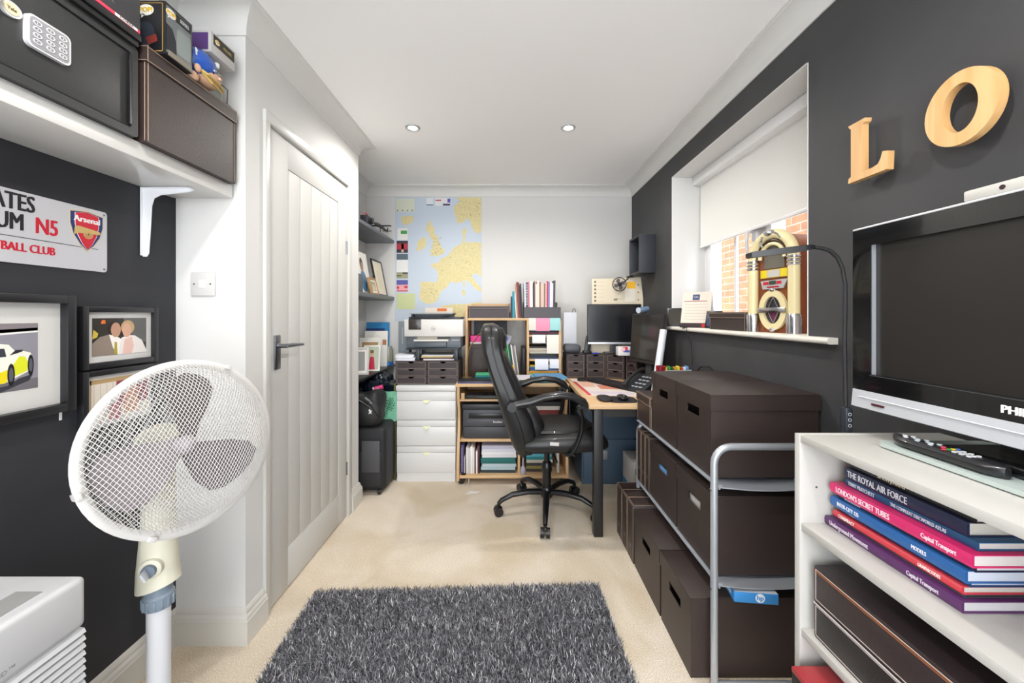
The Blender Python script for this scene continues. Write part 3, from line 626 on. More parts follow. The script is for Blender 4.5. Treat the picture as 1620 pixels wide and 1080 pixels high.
b = B(); b.lathe([(.033, .42), (.035, .438), (.035, .453), (.031, .458), (.03, .486), (.001, .486)], mat('8896a4', .4), 28, Matrix.Translation((px, py, 0)))
for k in range(14): a = 2*PI*k/14; b.box(-.003, .003, .031, .037, .422, .448, mat('8896a4', .4), .001, Matrix.Translation((px, py, 0)) @ Matrix.Rotation(a, 4, 'Z'))
P('height_collar', b, r)
P('pole', B().cyl((px, py, .03), (px, py, .48), .0265, mat('e8e8ec', .3), seg=28), r)
b = B()
for k in range(2):
    a = math.radians(118+90*k); d = Vector((math.cos(a), math.sin(a), 0)); c = Vector((px, py, 0))
    for s_ in (1, -1): b.tube([c+Vector((0, 0, .03)), c+d*s_*.12+Vector((0, 0, .026)), c+d*s_*.225+Vector((0, 0, .012))], [(.012, .022), (.011, .02), (.012, .018)], FW, 12)
b.lathe([(.045, .012), (.045, .03), (.034, .06), (.001, .06)], FW, 28, Matrix.Translation((px, py, 0))); P('cross_base', b, r)
# ================================================================ right side: rack, boxes, bookcase, television, sill
G1 = 'large brown storage boxes on the metal rack'
storage('large brown lidded box on the top tier of the rack, nearest the camera', .689, 1.066, 1.364, 1.647, .656, .942, group=G1)
storage('large brown lidded box on the top tier of the rack, second from the camera', .689, 1.066, 1.653, 1.936, .656, .942, group=G1)
storage('small brown lidded box with stitched edges at the far end of the rack top tier', .685, .98, 1.945, 2.15, .656, .808, False, .045, st=True)
storage('large brown lidded box on the middle tier of the rack, nearest the camera', .689, 1.066, 1.346, 1.647, .334, .602, group=G1)
storage('large brown lidded box on the middle tier of the rack, second from the camera', .689, 1.066, 1.653, 1.955, .334, .602, group=G1)
storage('large brown lidded box on the floor under the rack, nearest the camera', .603, .98, 1.330, 1.597, .0, .272, group=G1)
storage('large brown lidded box on the floor under the rack, second from the camera', .603, .98, 1.603, 1.935, .0, .272, group=G1)
b = B(); b.box(.705, .712, 1.44, 1.56, .462, .53, PAPER); b.box(.72, .726, 1.44, 1.56, .45, .52, mat('9fb4d8', .6)); ONE('paper_sheaf', b.box(.70, .735, 1.42, 1.57, .338, .45, PAPER), 'white papers seen through the slot of the nearest middle tier box', 'paper')
b = B(); b.box(.70, .735, 1.74, 1.87, .338, .52, mat('6d9bd0', .5)); ONE('paper_sheaf', b, 'pale blue papers seen through the slot of the second middle tier box', 'paper')
def boxfile(lab, x0, x1, y0, y1, z0, z1, tilt=0, grp='brown box files on the rack'):
    r = T('box_file', lab, 'box file', (x0, (y0+y1)/2, z0), 0, grp); b = B(); b.box(x0, x1, y0, y1, z0, z1, BROWN, .002); q = .0006
    for y in (y0+.003, y1-.0045): b.box(x0-q, x0, y, y+.0014, z0+.003, z1-.003, STITCH); b.box(x0+.003, x1-.003, y, y+.0014, z1, z1+q, STITCH)
    b.box(x0+.003, x0+.0045, y0+.003, y1-.003, z1, z1+q, STITCH); b.box(x0-q, x0, y0+.003, y1-.003, z1-.0045, z1-.003, STITCH); P('case', b, r)
    b = B(); b.ring(disc(.009, 18), disc(.006, 18), .001, STEEL, FR(x0, (y0+y1)/2, z0+.07, 'R')); P('finger_ring', b, r, 'small metal finger ring')
for k, w in enumerate(('nearest of the three', 'middle one of the three', 'farthest of the three')):
    boxfile('slim brown box file on the rack middle tier, '+w, .689, .95, 1.962+k*.063, 2.022+k*.063, .334, .606)
    boxfile('slim brown box file on the floor under the rack, '+w, .603, .86, 1.941+k*.1, 2.036+k*.1, 0, .285-.004*k)
# rack
r = T('storage_rack', 'silver tubular metal storage rack filled with brown boxes', 'rack', (.87, 1.78, 0)); RT = mat('b4b8be', .35, .5)
for y, hz in ((1.30, 0), (2.168, -.15)):
    xq = .668 if y < 2 else .702; xr = 1.045 if y < 2 else .98; b = B(); pts = [(xq, y, .004), (xq, y, .73)]+[(xq+.055*(1-math.cos(t)), y, .73+.055*math.sin(t)) for t in [PI/2*k/6 for k in range(1, 7)]]+[(xr-.055, y, .785)]+[(xr-.055*(1-math.sin(t)), y, .73+.055*math.cos(t)) for t in [PI/2*k/6 for k in range(1, 7)]]+[(xr, y, .004)]
    pts = [(p[0], p[1], p[2]+(hz if p[2] > .1 else 0)) for p in pts]
    b.tube(pts, .0115, RT, 14); P('end_frame', b, r)
    P('cross_bar', B().cyl((xq, y, .012), (xr, y, .012), .009, RT, seg=12), r)
for z in (.645, .3225):
    b = B(); 
    for x, xe in ((.686, .702), (1.03, .98)): b = B(); b.cyl((x, 1.30, z+.002), (xe, 2.168, z+.002), .0032, RT, seg=10); P('side_rail', b, r)
    b = B(); N = 14; vs = []; fs = []
    for i in range(N+1):
        x = .682+.352*i/N; s_ = -.012*math.sin(PI*i/N); 
        for yy in (1.306, 2.14): vs += [(x, yy, z+.003+s_), (x, yy, z+.007+s_)]
    for i in range(N): a = i*4; fs += [(a, a+4, a+6, a+2), (a+1, a+3, a+7, a+5), (a, a+1, a+5, a+4), (a+2, a+6, a+7, a+3)]
    b.add(vs, fs, mat('b9bec6', .35, .4))
    b.box(.688, .70, 1.31, 2.135, z+.004, z+.0115, RT); b.box(1.02, 1.032, 1.31, 2.135, z+.004, z+.0115, RT)
    P('shelf_panel', b, r)
    P('bolt', B().cyl((.655, 1.30, z), (.66, 1.30, z), .005, CHROME, seg=10), r)
# blue ink box
r = T('ink_carton', 'small bright blue printer supplies carton tucked between rack tiers', 'carton', (.82, 1.36, .2725)); HB2 = mat('3d8fd4', .4); Mi = Matrix.Translation((.815, 1.375, .2727)) @ Matrix.Rotation(-.12, 4, 'Z')
b = B(); b.box(-.068, .068, -.075, .075, 0, .034, HB2, .001, Mi); b.box(-.067, .067, -.074, .074, .034, .0346, mat('c9ced4', .4), M=Mi); b.prism(disc(.0145, 28), .0006, mat('f2f6fa', .4), Mi @ FR(.012, -.075, .018, 'F')); b.text('hp', .022, HB2, Mi @ FR(.012, -.0757, .0185, 'F'), bold=.0006)
b.box(-.0686, -.068, -.05, .02, .01, .024, mat('e8eef4', .5), M=Mi); P('carton', b, r)
# bookcase
BW = mat('c6c4bf', .35); r = T('bookcase', 'white open bookcase against the black right wall, full of books', 'bookcase', (.88, .54, 0))
xf, xb_, ya, yb = .70, 1.055, .10, .978
P('side_panel', B().box(xf, xb_, yb-.018, yb, 0, .926, BW, .0012), r); P('side_panel', B().box(xf, xb_, ya, ya+.018, 0, .926, BW, .0012), r)
P('top_panel', B().box(xf+.001, xb_, ya+.018, yb-.018, .908, .926, BW, .0012), r); P('back_panel', B().box(xb_-.004, xb_, ya+.018, yb-.018, .04, .908, BW), r)
for z in (.714, .461, .27, .06): P('shelf', B().box(xf+.003, xb_-.004, ya+.018, yb-.018, z-.018, z, BW, .0012), r)
P('plinth', B().box(xf+.02, xf+.035, ya+.018, yb-.018, 0, .042, BW), r)
for x in (.74, .99):
    for z in (.36, .56, .80): b = B().cyl((x, yb-.0185, z), (x, yb-.018, z), .0025, mat('4a4a4a', .5), seg=10)
    P('peg_hole', b, r)
# books lying in the bookcase; spine faces the room
def book(label, x, y0, y1, z0, t, col, txt=(), depth=.21, tc='f0ecec', pap='e6e2da', grp='books lying on the upper shelf of the bookcase', rz=0, size=None):
    r = T('book', label, 'book', (x, (y0+y1)/2, z0), rz, grp); h = (y1-y0)/2; c = mat(col, .35); b = B()
    b.box(0, depth, -h, h, 0, .0022, c, .0006); b.box(0, depth, -h, h, t-.0022, t, c, .0006); b.box(0, .003, -h, h, .0022, t-.0022, c)
    b.add([(.0005, h, 0), (.0005, -h, 0), (-.002, -h, t*.25), (-.002, h, t*.25), (-.002, -h, t*.75), (-.002, h, t*.75), (.0005, -h, t), (.0005, h, t)], [(0, 1, 2, 3), (3, 2, 4, 5), (5, 4, 6, 7), (0, 3, 5, 7), (1, 6, 4, 2), (0, 7, 6, 1)], c)
    P('cover', b, r, local=True)
    P('pages', B().box(.003, depth-.004, -h+.003, h-.003, .0022, t-.0022, mat(pap, .7, bump=.4, bs=900)), r, local=True)
    for s_, pos, sz, al in txt:
        b = B(); b.text(s_, (size or .8)*t*sz, mat(tc, .5), FR(-.0022, h-(y1-y0)*pos, t/2, 'R'), al, bold=.0003, th=.0002, sx=.66); P('spine_lettering', b, r, local=True)
    return r
z = .714; F = .92
L_, C_ = 'LEFT', 'CENTER'
stack = [
 ('purple large hardback, lowest in the bookcase stack', .760, .668, .958, .020, '5f3268', (('Underground Movement', .05, .95, L_), ('Capital Transport', .68, .75, L_)), .25, 'e6dce8', 'e4e2e4'),
 ('thin dark grey book second from the bottom of the stack', .772, .676, .93, .006, '45454c', (), .22, 'e0e0e0', 'd8d8d8'),
 ('red and salmon paperback third from the bottom of the stack', .768, .675, .944, .014, 'd8404c', (('CONSPIRACY', .06, .95, L_), ('GRAPHICODES', .73, .8, L_)), .23, 'f4e8e4', 'dcdcd4'),
 ('navy paperback with small yellow lettering, under the mid blue hardback', .777, .672, .93, .010, '25406e', (('TRAMS', .08, .8, L_),), .22, 'e8d890', 'c8d4e8'),
 ('mid blue hardback in the middle of the stack', .764, .666, .946, .022, '2c66a8', (('INTER-CITY 125', .07, .7, L_), ('MODELS', .68, .62, L_)), .24, 'f0f2f6', 'dfe4f2'),
 ('slim navy book directly beneath the bright pink one', .772, .66, .935, .010, '1c2748', (('THE UNDERGROUND', .07, .8, L_),), .23, 'c8ccd8', 'e8e6ea'),
 ('bright pink hardback in the middle of the bookcase stack', .762, .655, .945, .022, 'e02e72', (("LONDON'S SECRET TUBES", .06, .95, L_), ('Capital Transport', .72, .7, L_)), .25, 'f8e8f0', 'ece8e6'),
 ('blue atlas directly on top of the bright pink book', .782, .665, .925, .015, '275a86', (('TERRY PRATCHETT', .03, .95, L_), ('THE COMPLEAT DISCWORLD ATLAS', .42, .8, L_)), .21, 'e4eef4', 'e6e2dc'),
 ('thick navy volume with large white lettering near the top of the stack', .783, .68, .928, .025, '2a3150', (('THE ROYAL AIR FORCE', .03, 1.0, L_),), .2, 'eef0f6', 'ddd8ce'),
 ('black paperback topmost in the bookcase stack', .790, .675, .922, .020, '24242a', (('SIMON JENKINS', .28, .8, L_),), .18, 'd8c8a8', 'dcd8d0')]
z += .0002
for lab, x, a, c, t, col, tx, dp, tcc, pp in stack:
    book(lab, x, a, c, z, t, col, tx, dp, tcc, pp); z += t+.0003
# leather trays
OS = mat('b06a3e', .6)
LB = mat('33282a', .38, bump=.3, bs=420)
for k, (lab, z0, z1) in enumerate((('black leather-look flat box with white edging, lower one on the second shelf', .4612, .544), ('dark brown flat box with orange stitching, upper one on the second shelf', .5445, .628))):
    r = T('stationery_box', lab, 'box', (.86, .62, z0), 0, 'flat boxes on the second shelf of the bookcase'); b = B(); b.box(.716, 1.0, .30, .937, z0, z1, LB if k else mat('232022', .35, bump=.3, bs=420), .003)
    sc = mat('d8c8c0', .6); q = .0007
    for zz in (z0+.006, z1-.008): b.box(.716-q, .716, .306, .931, zz, zz+.0013, sc)
    for yy in (.306, .93): b.box(.716-q, .716, yy, yy+.0013, z0+.006, z1-.007, sc)
    if k: b.box(.7153, .716, .30, .937, z1-.0135, z1-.0125, OS); b.box(.7153, .716, .30, .937, z1-.0105, z1-.0095, OS)
    else: b.box(.7145, .716, .30, .937, z1-.004, z1-.001, mat('d8d0d0', .5))
    P('box_body', b, r); b = B(); b.ring(disc(.011, 18), disc(.007, 18), .0015, mat('2a2a2e', .3, .6), FR(.7155, .62, (z0+z1)/2+.004, 'R')); b.cyl((.7155, .62, z0+.012), (.713, .62, z0+.012), .0035, CHROME, seg=12); P('finger_ring', b, r)
r = T('gift_carton', 'red topped carton with a white barcode label sticking out of the lowest shelf', 'carton', (.76, .82, .27)); b = B(); b.box(.662, .93, .70, .934, .2705, .388, mat('17171a', .4), .001); b.box(.6615, .93, .6995, .9345, .380, .392, mat('a8343a', .4), .001)
b.box(.674, .75, .80, .885, .392, .3926, PAPER)
for k in range(14): b.box(.69, .735, .815+k*.004, .815+k*.004+(.001 if k % 3 else .0022), .3926, .393, BLACK)
b.box(.69, .79, .72, .79, .392, .3925, mat('c8ccd0', .5)); b.text('RESERVE', .016, mat('e8e8e8', .5), FR(.6615, .90, .33, 'R') @ Matrix.Rotation(PI/2, 4, 'Z')); P('carton', b, r)
# television
r = T('television', 'black and silver flat television with a dark screen on the white bookcase', 'television', (.95, .653, .926))
b = B(); tv0, tv1 = .32, .986
BZ = mat('0c0c0e', .12, coat=.4)
b.box(.872, .955, tv0+.01, tv1-.004, 1.0, 1.42, mat('1a1a1c', .5), .012); P('rear_housing', b, r)
b = B(); yc, zc = (tv0+tv1)/2, 1.2285
b.ring([(x, y) for x, y in ((-.333, -.1945), (.333, -.1945), (.333, .1925), (-.333, .1925))], [(x, y) for x, y in ((-.285, -.1535), (.285, -.1535), (.285, .1505), (-.285, .1505))], .022, BZ, FR(.872, yc, zc, 'R')); P('bezel', b, r)
b = B(); b.box(.862, .872, tv0+.04, tv1-.04, 1.07, 1.385, mat('1f1c1a', .28)); P('screen', b, r)
b = B(); b.box(.8495, .852, tv0+.046, tv1-.046, 1.072, 1.0735, DGREY); b.box(.853, .862, tv1-.0495, tv1-.047, 1.075, 1.379, SILVER); P('screen_trim', b, r)
b = B(); b.box(.849, .93, tv0, tv1, 1.4205, 1.4255, mat('dcdde2', .3, .3), .002); P('top_trim', b, r)
b = B(); SV = mat('c6c8ce', .4, .25); b.loft([[(.846, y, .993), (.85, y, 1.034), (.9, y, 1.034), (.9, y, .99), (.86, y, .988)] for y in (tv0, tv1)], SV); b.box(.8448, .8475, tv0, tv1-.02, 1.018, 1.0192, mat('f0f0f2', .3)); b.box(.8445, .848, .9, .93, 1.004, 1.009, mat('4a1c24', .3)); P('speaker_strip', b, r)
b = B(); b.text('PHILIPS', .0195, mat('e8e6e4', .4), FR(.8498, .689, 1.0525, 'R'), 'LEFT', bold=.0008); P('brand_lettering', b, r)
b = B(); b.box(.905, .945, .56, .74, .95, 1.02, BLKG, .008); P('neck', b, r)
b = B(); b.box(.86, 1.03, .50, .80, .9365, .958, mat('121214', .2, coat=.3), .01); P('base', b, r)
b = B(); b.prism(rrect(.243, .50, .02, cx=.93, cy=.633), .008, mat('bcc8c4', .05, alpha=1), None, z=.9285); P('glass_plate', b, r, 'greenish glass foot plate')
b = B(); [b.cyl((x, y, .926), (x, y, .9285), .01, mat('c8a860', .5), seg=12) for x in (.83, 1.03) for y in (.42, .62, .85)]; P('foot_pad', b, r)
# sensor bar
b = B(); b.box(.852, .868, .56, .748, 1.426, 1.446, mat('c2c0ba', .4), .003); b.cyl((.8525, .688, 1.436), (.851, .688, 1.436), .0042, mat('301824', .3), seg=16)
ONE('sensor_bar', b, 'thin white sensor bar with a dark round window on top of the television', 'sensor')
# remote control
r = T('remote_control', 'long black remote control with coloured buttons lying below the television', 'remote control', (.842, .77, .9367)); b = B(); y0, y1 = .672, .868; rg = []
for i in range(13):
    t = i/12; y = y1-(y1-y0)*t; w = .0235*min(1, (math.sin(PI*min(1, max(0, t*5+.18))/2) if t < .17 else 1), (math.sqrt(max(.05, 1-((t-.85)/.155)**2)) if t > .85 else 1)); rg.append([(.842+w*math.copysign(abs(math.cos(a))**.7, math.cos(a)), y, .9475+.0105*math.copysign(abs(math.sin(a))**.7, math.sin(a))) for a in [2*PI*k/18 for k in range(18)]])
b.loft(rg, mat('1c1c1f', .3, coat=.3)); P('remote_body', b, r)
bt = [(0, .02, 'e8e8ea'), (-.008, .03, 'dcdce0'), (.008, .03, 'dcdce0'), (0, .045, 'b8c4cc'), (-.01, .055, 'b8c4cc'), (.01, .055, 'b8c4cc'), (0, .07, 'c4ccd2'), (-.009, .08, 'c4ccd2'), (.009, .08, 'c4ccd2'), (0, .095, 'd84868'), (-.013, .108, 'd83444'), (-.004, .108, '2f9a48'), (.005, .108, 'e8c030'), (.014, .108, '4878c8')]+[(x, yy, 'd0d0d4') for yy in (.122, .134, .146) for x in (-.009, 0, .009)]
for x, yy, c in bt: P('button', B().prism(disc(.0042, 12, ry=.0036 if yy not in (.045, .07) else .007), .0016, mat(c, .4), FR(.842+x, y1-yy, .9578, 'U')), r)
# gooseneck lamp
r = T('gooseneck_lamp', 'black gooseneck clip lamp arching in front of the window', 'lamp', (.852, 1.0, .88)); pts = []
Yg = 1.002
for px_, py_ in ((1338, 655), (1337, 600), (1336, 540), (1337, 490), (1337, 450), (1333, 425), (1325, 407), (1312, 396), (1298, 392), (1287, 391)): 
    pts.append(((px_-806)*Yg/630, Yg, 1.215-(py_-498)*Yg/630))
b = B(); b.tube(pts, .0048, mat('151518', .5, bump=.6, bs=900), 12); P('flexible_neck', b, r)
b = B(); e = Vector(pts[-1]); d = Vector((-.145, .03, -.016)); Mx = Matrix.Translation(e) 
b.loft([[(e.x+d.x*t, e.y+d.y*t+yy, e.z+d.z*t+zz) for yy, zz in ((-w, -h), (w, -h), (w, h), (-w, h))] for t, w, h in ((0, .006, .004), (.08, .014, .006), (.2, .016, .0075), (.95, .016, .0075), (1, .014, .0055))], mat('1a1a1c', .35)); P('lamp_head', b, r)
b = B(); b.box(pts[0][0]-.011, pts[0][0]+.009, Yg-.013, Yg+.009, .90, .985, mat('262a33', .35), .006)
for k in range(3): b.ring(disc(.0042, 12), disc(.0032, 12), .0006, LGREY, FR(pts[0][0]-.001, Yg-.0132, .968-.014*k, 'F'))
P('switch_box', b, r)
b = B(); b.cyl((pts[0][0], Yg, .86), (pts[0][0], Yg, .905), .006, BLACK); b.box(pts[0][0]-.02, pts[0][0]+.02, .979, 1.02, .85, .865, BLACK, .003); P('clamp', b, r)
# wooden letters
def letter(lab, out, inn, y, z):
    b = B(); M = FR(RX-.022, y, z, 'R')
    if inn: b.ring(out, inn, .02, PINE, M)
    else: b.prism(out, .02, PINE, M)
    ONE('wooden_letter', b, lab, 'wooden letter', 'wooden letters on the black wall')
Lp = [(-.062, .088), (-.056, .078), (-.052, .076), (-.052, -.068), (-.060, -.072), (-.062, -.086), (.05, -.086), (.062, -.086), (.064, -.036), (.05, -.032), (.044, -.05), (.036, -.062), (.02, -.066), (-.014, -.066), (-.014, .074), (-.006, .078), (-.004, .088)]
letter('pine letter L fixed to the black wall right of the window', Lp, None, 1.152, 1.70)
Ob = [(.076*math.cos(t), .084*math.sin(t)) for t in [2*PI*k/48 for k in range(48)]]; Oi = [(.037*math.cos(t), .055*math.sin(t)) for t in [2*PI*k/48 for k in range(48)]]
letter('round pine letter O fixed to the black wall above the television', Ob, Oi, .914, 1.69)
# ------- window sill
storage('small brown lidded box with stitched edges on the window sill', 1.065, 1.215, 1.80, 2.13, 1.1403, 1.228, False, .03, st=True)
r = T('jukebox_radio', 'miniature chrome and cream jukebox with an arched top on the window sill', 'jukebox', (1.165, 1.69, 1.1403), math.radians(-80)); WN = woodmat('7a3c1c', '8c4a24', 8, 'Z', .35); CR = mat('e6d8a8', .3, coat=.3)
hw, H, dp = .118, .43, .15
def arch(w, h, n=16): return [(-w, 0), (w, 0), (w, h-w)]+[(w*math.cos(t), h-w+w*math.sin(t)) for t in [PI*k/n for k in range(1, n)]]+[(-w, h-w)]
b = B(); b.prism(arch(hw-.012, H-.012), dp-.03, WN, FR(0, dp/2, 0, 'F')); P('cabinet', b, r, local=True)
Fy = -dp/2+.03
Pm = lambda x, z, y=0: (x, Fy-.012-y, z)
for s_ in (-1, 1):
    b = B(); b.cyl(Pm(s_*(hw-.014), .075), Pm(s_*(hw-.014), H-hw), .021, CR, seg=20); P('side_column', b, r, local=True)
    b = B(); b.lathe([(.027, 0), (.027, .07), (.023, .08), (.001, .082)], CHROME, 20, TR(s_*(hw-.014), Fy-.012, 0)); P('chrome_foot', b, r, local=True)
    b = B(); 
    for z in (H-hw-.04, H-hw-.025, H-hw-.01): b.lathe([(.022, 0), (.0255, .003), (.0255, .008), (.022, .011)], CHROME, 20, TR(s_*(hw-.014), Fy-.012, z))
    P('chrome_collar', b, r, local=True)
b = B(); b.tube([Pm((hw-.014)*math.cos(t), H-hw+(hw-.014)*math.sin(t)) for t in [PI*k/20 for k in range(21)]], .021, CR, 16); P('arch_tube', b, r, local=True)
b = B(); b.tube([Pm((hw-.04)*math.cos(t), H-hw+(hw-.04)*math.sin(t), .004) for t in [PI*k/20 for k in range(21)]], .004, mat('3a1c10', .3), 10); b.tube([Pm((hw-.055)*math.cos(t), H-hw+(hw-.055)*math.sin(t), .002) for t in [PI*k/20 for k in range(21)]], .008, CR, 10); P('inner_arch', b, r, local=True)
b = B(); b.prism(arch(.052, .105), .002, mat('6f6a60', .15), FR(0, Fy-.002, .272, 'F')); P('dial_window', b, r, local=True)
b = B(); b.ball(Pm(0, H-.012, .012), (.035, .012, .014), CHROME); b.tube([Pm(-.03, H-.02, .02), Pm(-.045, H-.045, .018), Pm(-.035, H-.065, .015)], .005, CHROME, 8); b.tube([Pm(.02, H-.008, .02), Pm(.045, H-.022, .02), Pm(.06, H-.04, .018)], .004, CHROME, 8); P('crest_ornament', b, r, local=True)
Mz = lambda z, y=0: FR(0, Fy-.003-y, z, 'F')
b = B(); b.box(-.07, .07, -.018, .018, 0, .003, mat('c8a440', .4), M=Mz(.25)); b.box(-.068, -.035, -.016, .016, .003, .004, mat('e8d020', .4), M=Mz(.25)); b.box(.035, .068, -.016, .016, .003, .004, mat('e8d020', .4), M=Mz(.25)); b.box(-.032, .032, -.015, .015, .003, .0045, mat('c8c4bc', .3), M=Mz(.25)); P('song_panel', b, r, local=True)
b = B(); b.prism([(-.065, .016), (.072, .018), (.05, -.02), (-.055, -.02)], .006, mat('d4d4d8', .25, .5), Mz(.205)); b.box(-.018, .016, -.002, .014, .006, .008, mat('3c4438', .2), M=Mz(.205)); b.box(-.05, -.022, -.001, .011, .006, .008, mat('c41c34', .3), M=Mz(.205)); b.box(.02, .042, -.001, .011, .006, .008, mat('c41c34', .3), M=Mz(.205)); b.box(-.03, .03, -.015, -.009, .006, .008, mat('b01c2c', .3), M=Mz(.205)); P('control_panel', b, r, local=True)
oo = [(.07*math.cos(t), .085*math.sin(t)) for t in [2*PI*k/36 for k in range(36)]]; oi = [(.044*math.cos(t), .058*math.sin(t)) for t in [2*PI*k/36 for k in range(36)]]
b = B(); b.ring(oo, oi, .012, CR, Mz(.095)); P('speaker_ring', b, r, local=True)
b = B(); b.prism(oi, .002, mat('2e2c34', .5), Mz(.095)); b.prism([(-.03, -.005), (.03, -.005), (0, -.055)], .003, mat('6e2c50', .4), Mz(.095)); 
for p0, p1 in (((-.03, 0), (0, .055)), ((.03, 0), (0, .055)), ((-.03, 0), (0, -.055)), ((.03, 0), (0, -.055))): b.cyl(Pm(p0[0], .095+p0[1], -.004), Pm(p1[0], .095+p1[1], -.004), .002, CHROME, seg=8)
P('speaker_grille', b, r, local=True)
b = B(); b.box(-.072, .072, -.011, .011, .012, .018, CHROME, .003, Mz(.095)); b.ball((0, Fy-.014, .18), (.016, .006, .008), CHROME); b.ball((0, Fy-.014, .012), (.014, .006, .009), CHROME); P('speaker_crossbar', b, r, local=True)
# calendar, tablets, phone, small box, odds on the sill
b = B(); b.add([(1.075, 2.32, 1.1403), (1.15, 2.50, 1.1403), (1.15, 2.49, 1.1403), (1.13, 2.43, 1.262), (1.115, 2.335, 1.262)], [(0, 1, 3, 4)], PAPER) if 0 else None
Mc = Matrix.Translation((1.115, 2.36, 1.1405)) @ Matrix.Rotation(math.radians(-42), 4, 'Z') @ Matrix.Diagonal((1.3, 1.15, 1.55, 1))
r = T('desk_calendar', 'white tent-shaped desk calendar standing on the window sill', 'calendar', (1.10, 2.37, 1.1405))
b = B(); w2 = .062; b.add([(-w2, -.045, .018), (w2, -.045, .018), (w2, -.002, .135), (-w2, -.002, .135), (-w2, -.0435, .018), (w2, -.0435, .018), (w2, 0, .135), (-w2, 0, .135)], [(0, 1, 2, 3), (4, 7, 6, 5), (0, 4, 5, 1), (1, 5, 6, 2), (2, 6, 7, 3), (3, 7, 4, 0)], mat('dcd2c4', .6), Mc)
b.add([(-w2, 0, .135), (w2, 0, .135), (w2, .045, 0), (-w2, .045, 0), (-w2, -.001, .133), (w2, -.001, .133), (w2, .043, 0), (-w2, .043, 0)], [(0, 1, 2, 3), (4, 7, 6, 5), (0, 4, 5, 1), (1, 5, 6, 2), (2, 6, 7, 3), (3, 7, 4, 0)], mat('e8eaf2', .6), Mc)
Mp = Mc @ Matrix.Translation((0, -.0235, .0765)) @ Matrix.Rotation(math.radians(70), 4, 'X')
b.box(-.018, .012, .03, .052, .0008, .0016, mat('2b3c70', .5), M=Mp); b.text('CAL', .012, PAPER, Mp @ TR(-.003, .041, .002)); b.box(-.055, .045, .024, .026, .0008, .0014, mat('a83848', .5), M=Mp)
for k in range(6): b.box(-.05, .05, .012-k*.012, .0126-k*.012, .0008, .0012, mat('a89c90', .5), M=Mp)
P('calendar_sheet', b, r); b = B(); b.box(-.064, .064, -.05, .047, 0, .018, mat('3c3234', .4), .001, Mc); b.box(.03, .05, -.0506, -.05, .003, .015, mat('d02838', .4), M=Mc); P('calendar_base', b, r)
def slab(name, lab, cat, x, y, z, w, h, t, rz, lean, scr, fr='1b1b1e', grp=None):
    M = Matrix.Translation((x, y, z)) @ Matrix.Rotation(rz, 4, 'Z') @ Matrix.Rotation(-lean, 4, 'X'); r = T(name, lab, cat, (x, y, z), 0, grp)
    b = B(); b.box(-w/2, w/2, 0, t, 0, h, mat(fr, .3), min(.003, t*.4), M); P('casing', b, r)
    b = B(); b.box(-w/2+.01, w/2-.01, -.0006, 0, .012, h-.012, scr, M=M); P('screen', b, r); return r
slab('tablet', 'dark tablet leaning on the far end of the window sill', 'tablet', 1.075, 2.585, 1.142, .10, .125, .009, math.radians(-25), math.radians(18), mat('35322c', .2))
slab('phone_display', 'small black framed screen standing between the calendar and the brown sill box', 'display', 1.125, 2.21, 1.142, .085, .10, .009, math.radians(-50), math.radians(16), mat('40506c', .15))
b = B(); b.box(1.235, 1.237, 2.31, 2.40, 1.14, 1.235, mat('eceef4', .5), .001); b.box(1.2342, 1.235, 2.325, 2.385, 1.18, 1.215, mat('2c4c98', .5)); b.text('NIVEA', .018, PAPER, FR(1.2341, 2.355, 1.197, 'R')); b.box(1.237, 1.26, 2.31, 2.40, 1.14, 1.225, mat('eceef4', .5))
ONE('cream_carton', b, 'small white carton with a blue label behind the desk calendar', 'carton')
b = B(); b.box(1.2, 1.23, 2.17, 2.23, 1.1403, 1.195, mat('58b0c8', .2), .006); ONE('plastic_tub', b, 'small pale turquoise tub by the window frame', 'tub')
b = B(); b.tube([(1.036, 2.32, 1.142), (1.03, 2.32, 1.135), (1.033, 2.32, 1.11), (1.06, 2.325, 1.05), (1.068, 2.33, .97), (1.068, 2.33, .92)], .002, BLACK, 8); ONE('cable', b, 'thin black cable hanging over the edge of the window sill', 'cable')
# ================================================================ alcove
def shelf(lab, x1, z0, z1, m, y0=2.60):
    r = T('wall_shelf', lab, 'shelf', ((AX+x1)/2, 3.0, z0), 0, 'alcove shelves behind the door'); P('shelf_board', B().box(AX+.001, x1, y0, BY-.004, z0, z1, m, .002), r)
shelf('dark grey floating shelf, the highest in the alcove', -1.01, 1.842, 1.866, SHELFG)
shelf('dark grey floating shelf, the middle one in the alcove', -1.01, 1.343, 1.373, SHELFG)
shelf('black shelf, the lowest in the alcove, above the bags', -1.0, .765, .782, mat('222226', .4))
# top shelf ornaments
b = B(); b.box(-1.075, -1.02, 2.86, 2.96, 1.8662, 1.935, mat('26282c', .4), .006); b.cyl((-1.022, 2.91, 1.9), (-.995, 2.91, 1.9), .022, BLKP); b.tube([(-1.05, 2.865, 1.93), (-1.05, 2.88, 1.955), (-1.05, 2.94, 1.955), (-1.05, 2.955, 1.93)], .004, mat('c0384c', .5), 8)
ONE('toy_camera', b, 'black camera with a red strap on the highest alcove shelf', 'camera')
b = B(); b.lathe([(.02, 0), (.022, .02), (.012, .04), (.03, .07), (.026, .1), (.001, .105)], mat('c8c8cc', .25, .5), 18, TR(-1.07, 2.74, 1.8662)); ONE('silver_trophy', b, 'small silver trophy at the near end of the highest alcove shelf', 'trophy')
b = B(); b.lathe([(.001, 0), (.04, 0), (.048, .006), (.04, .008), (.001, .008)], mat('7db0cc', .4), 26, Matrix.Translation((-1.09, 3.06, 1.915)) @ Matrix.Rotation(math.radians(75), 4, 'Y')); b.box(-1.12, -1.06, 3.03, 3.09, 1.8662, 1.874, BLACK); ONE('souvenir_plate', b, 'small blue plate standing upright behind the black camera', 'plate')
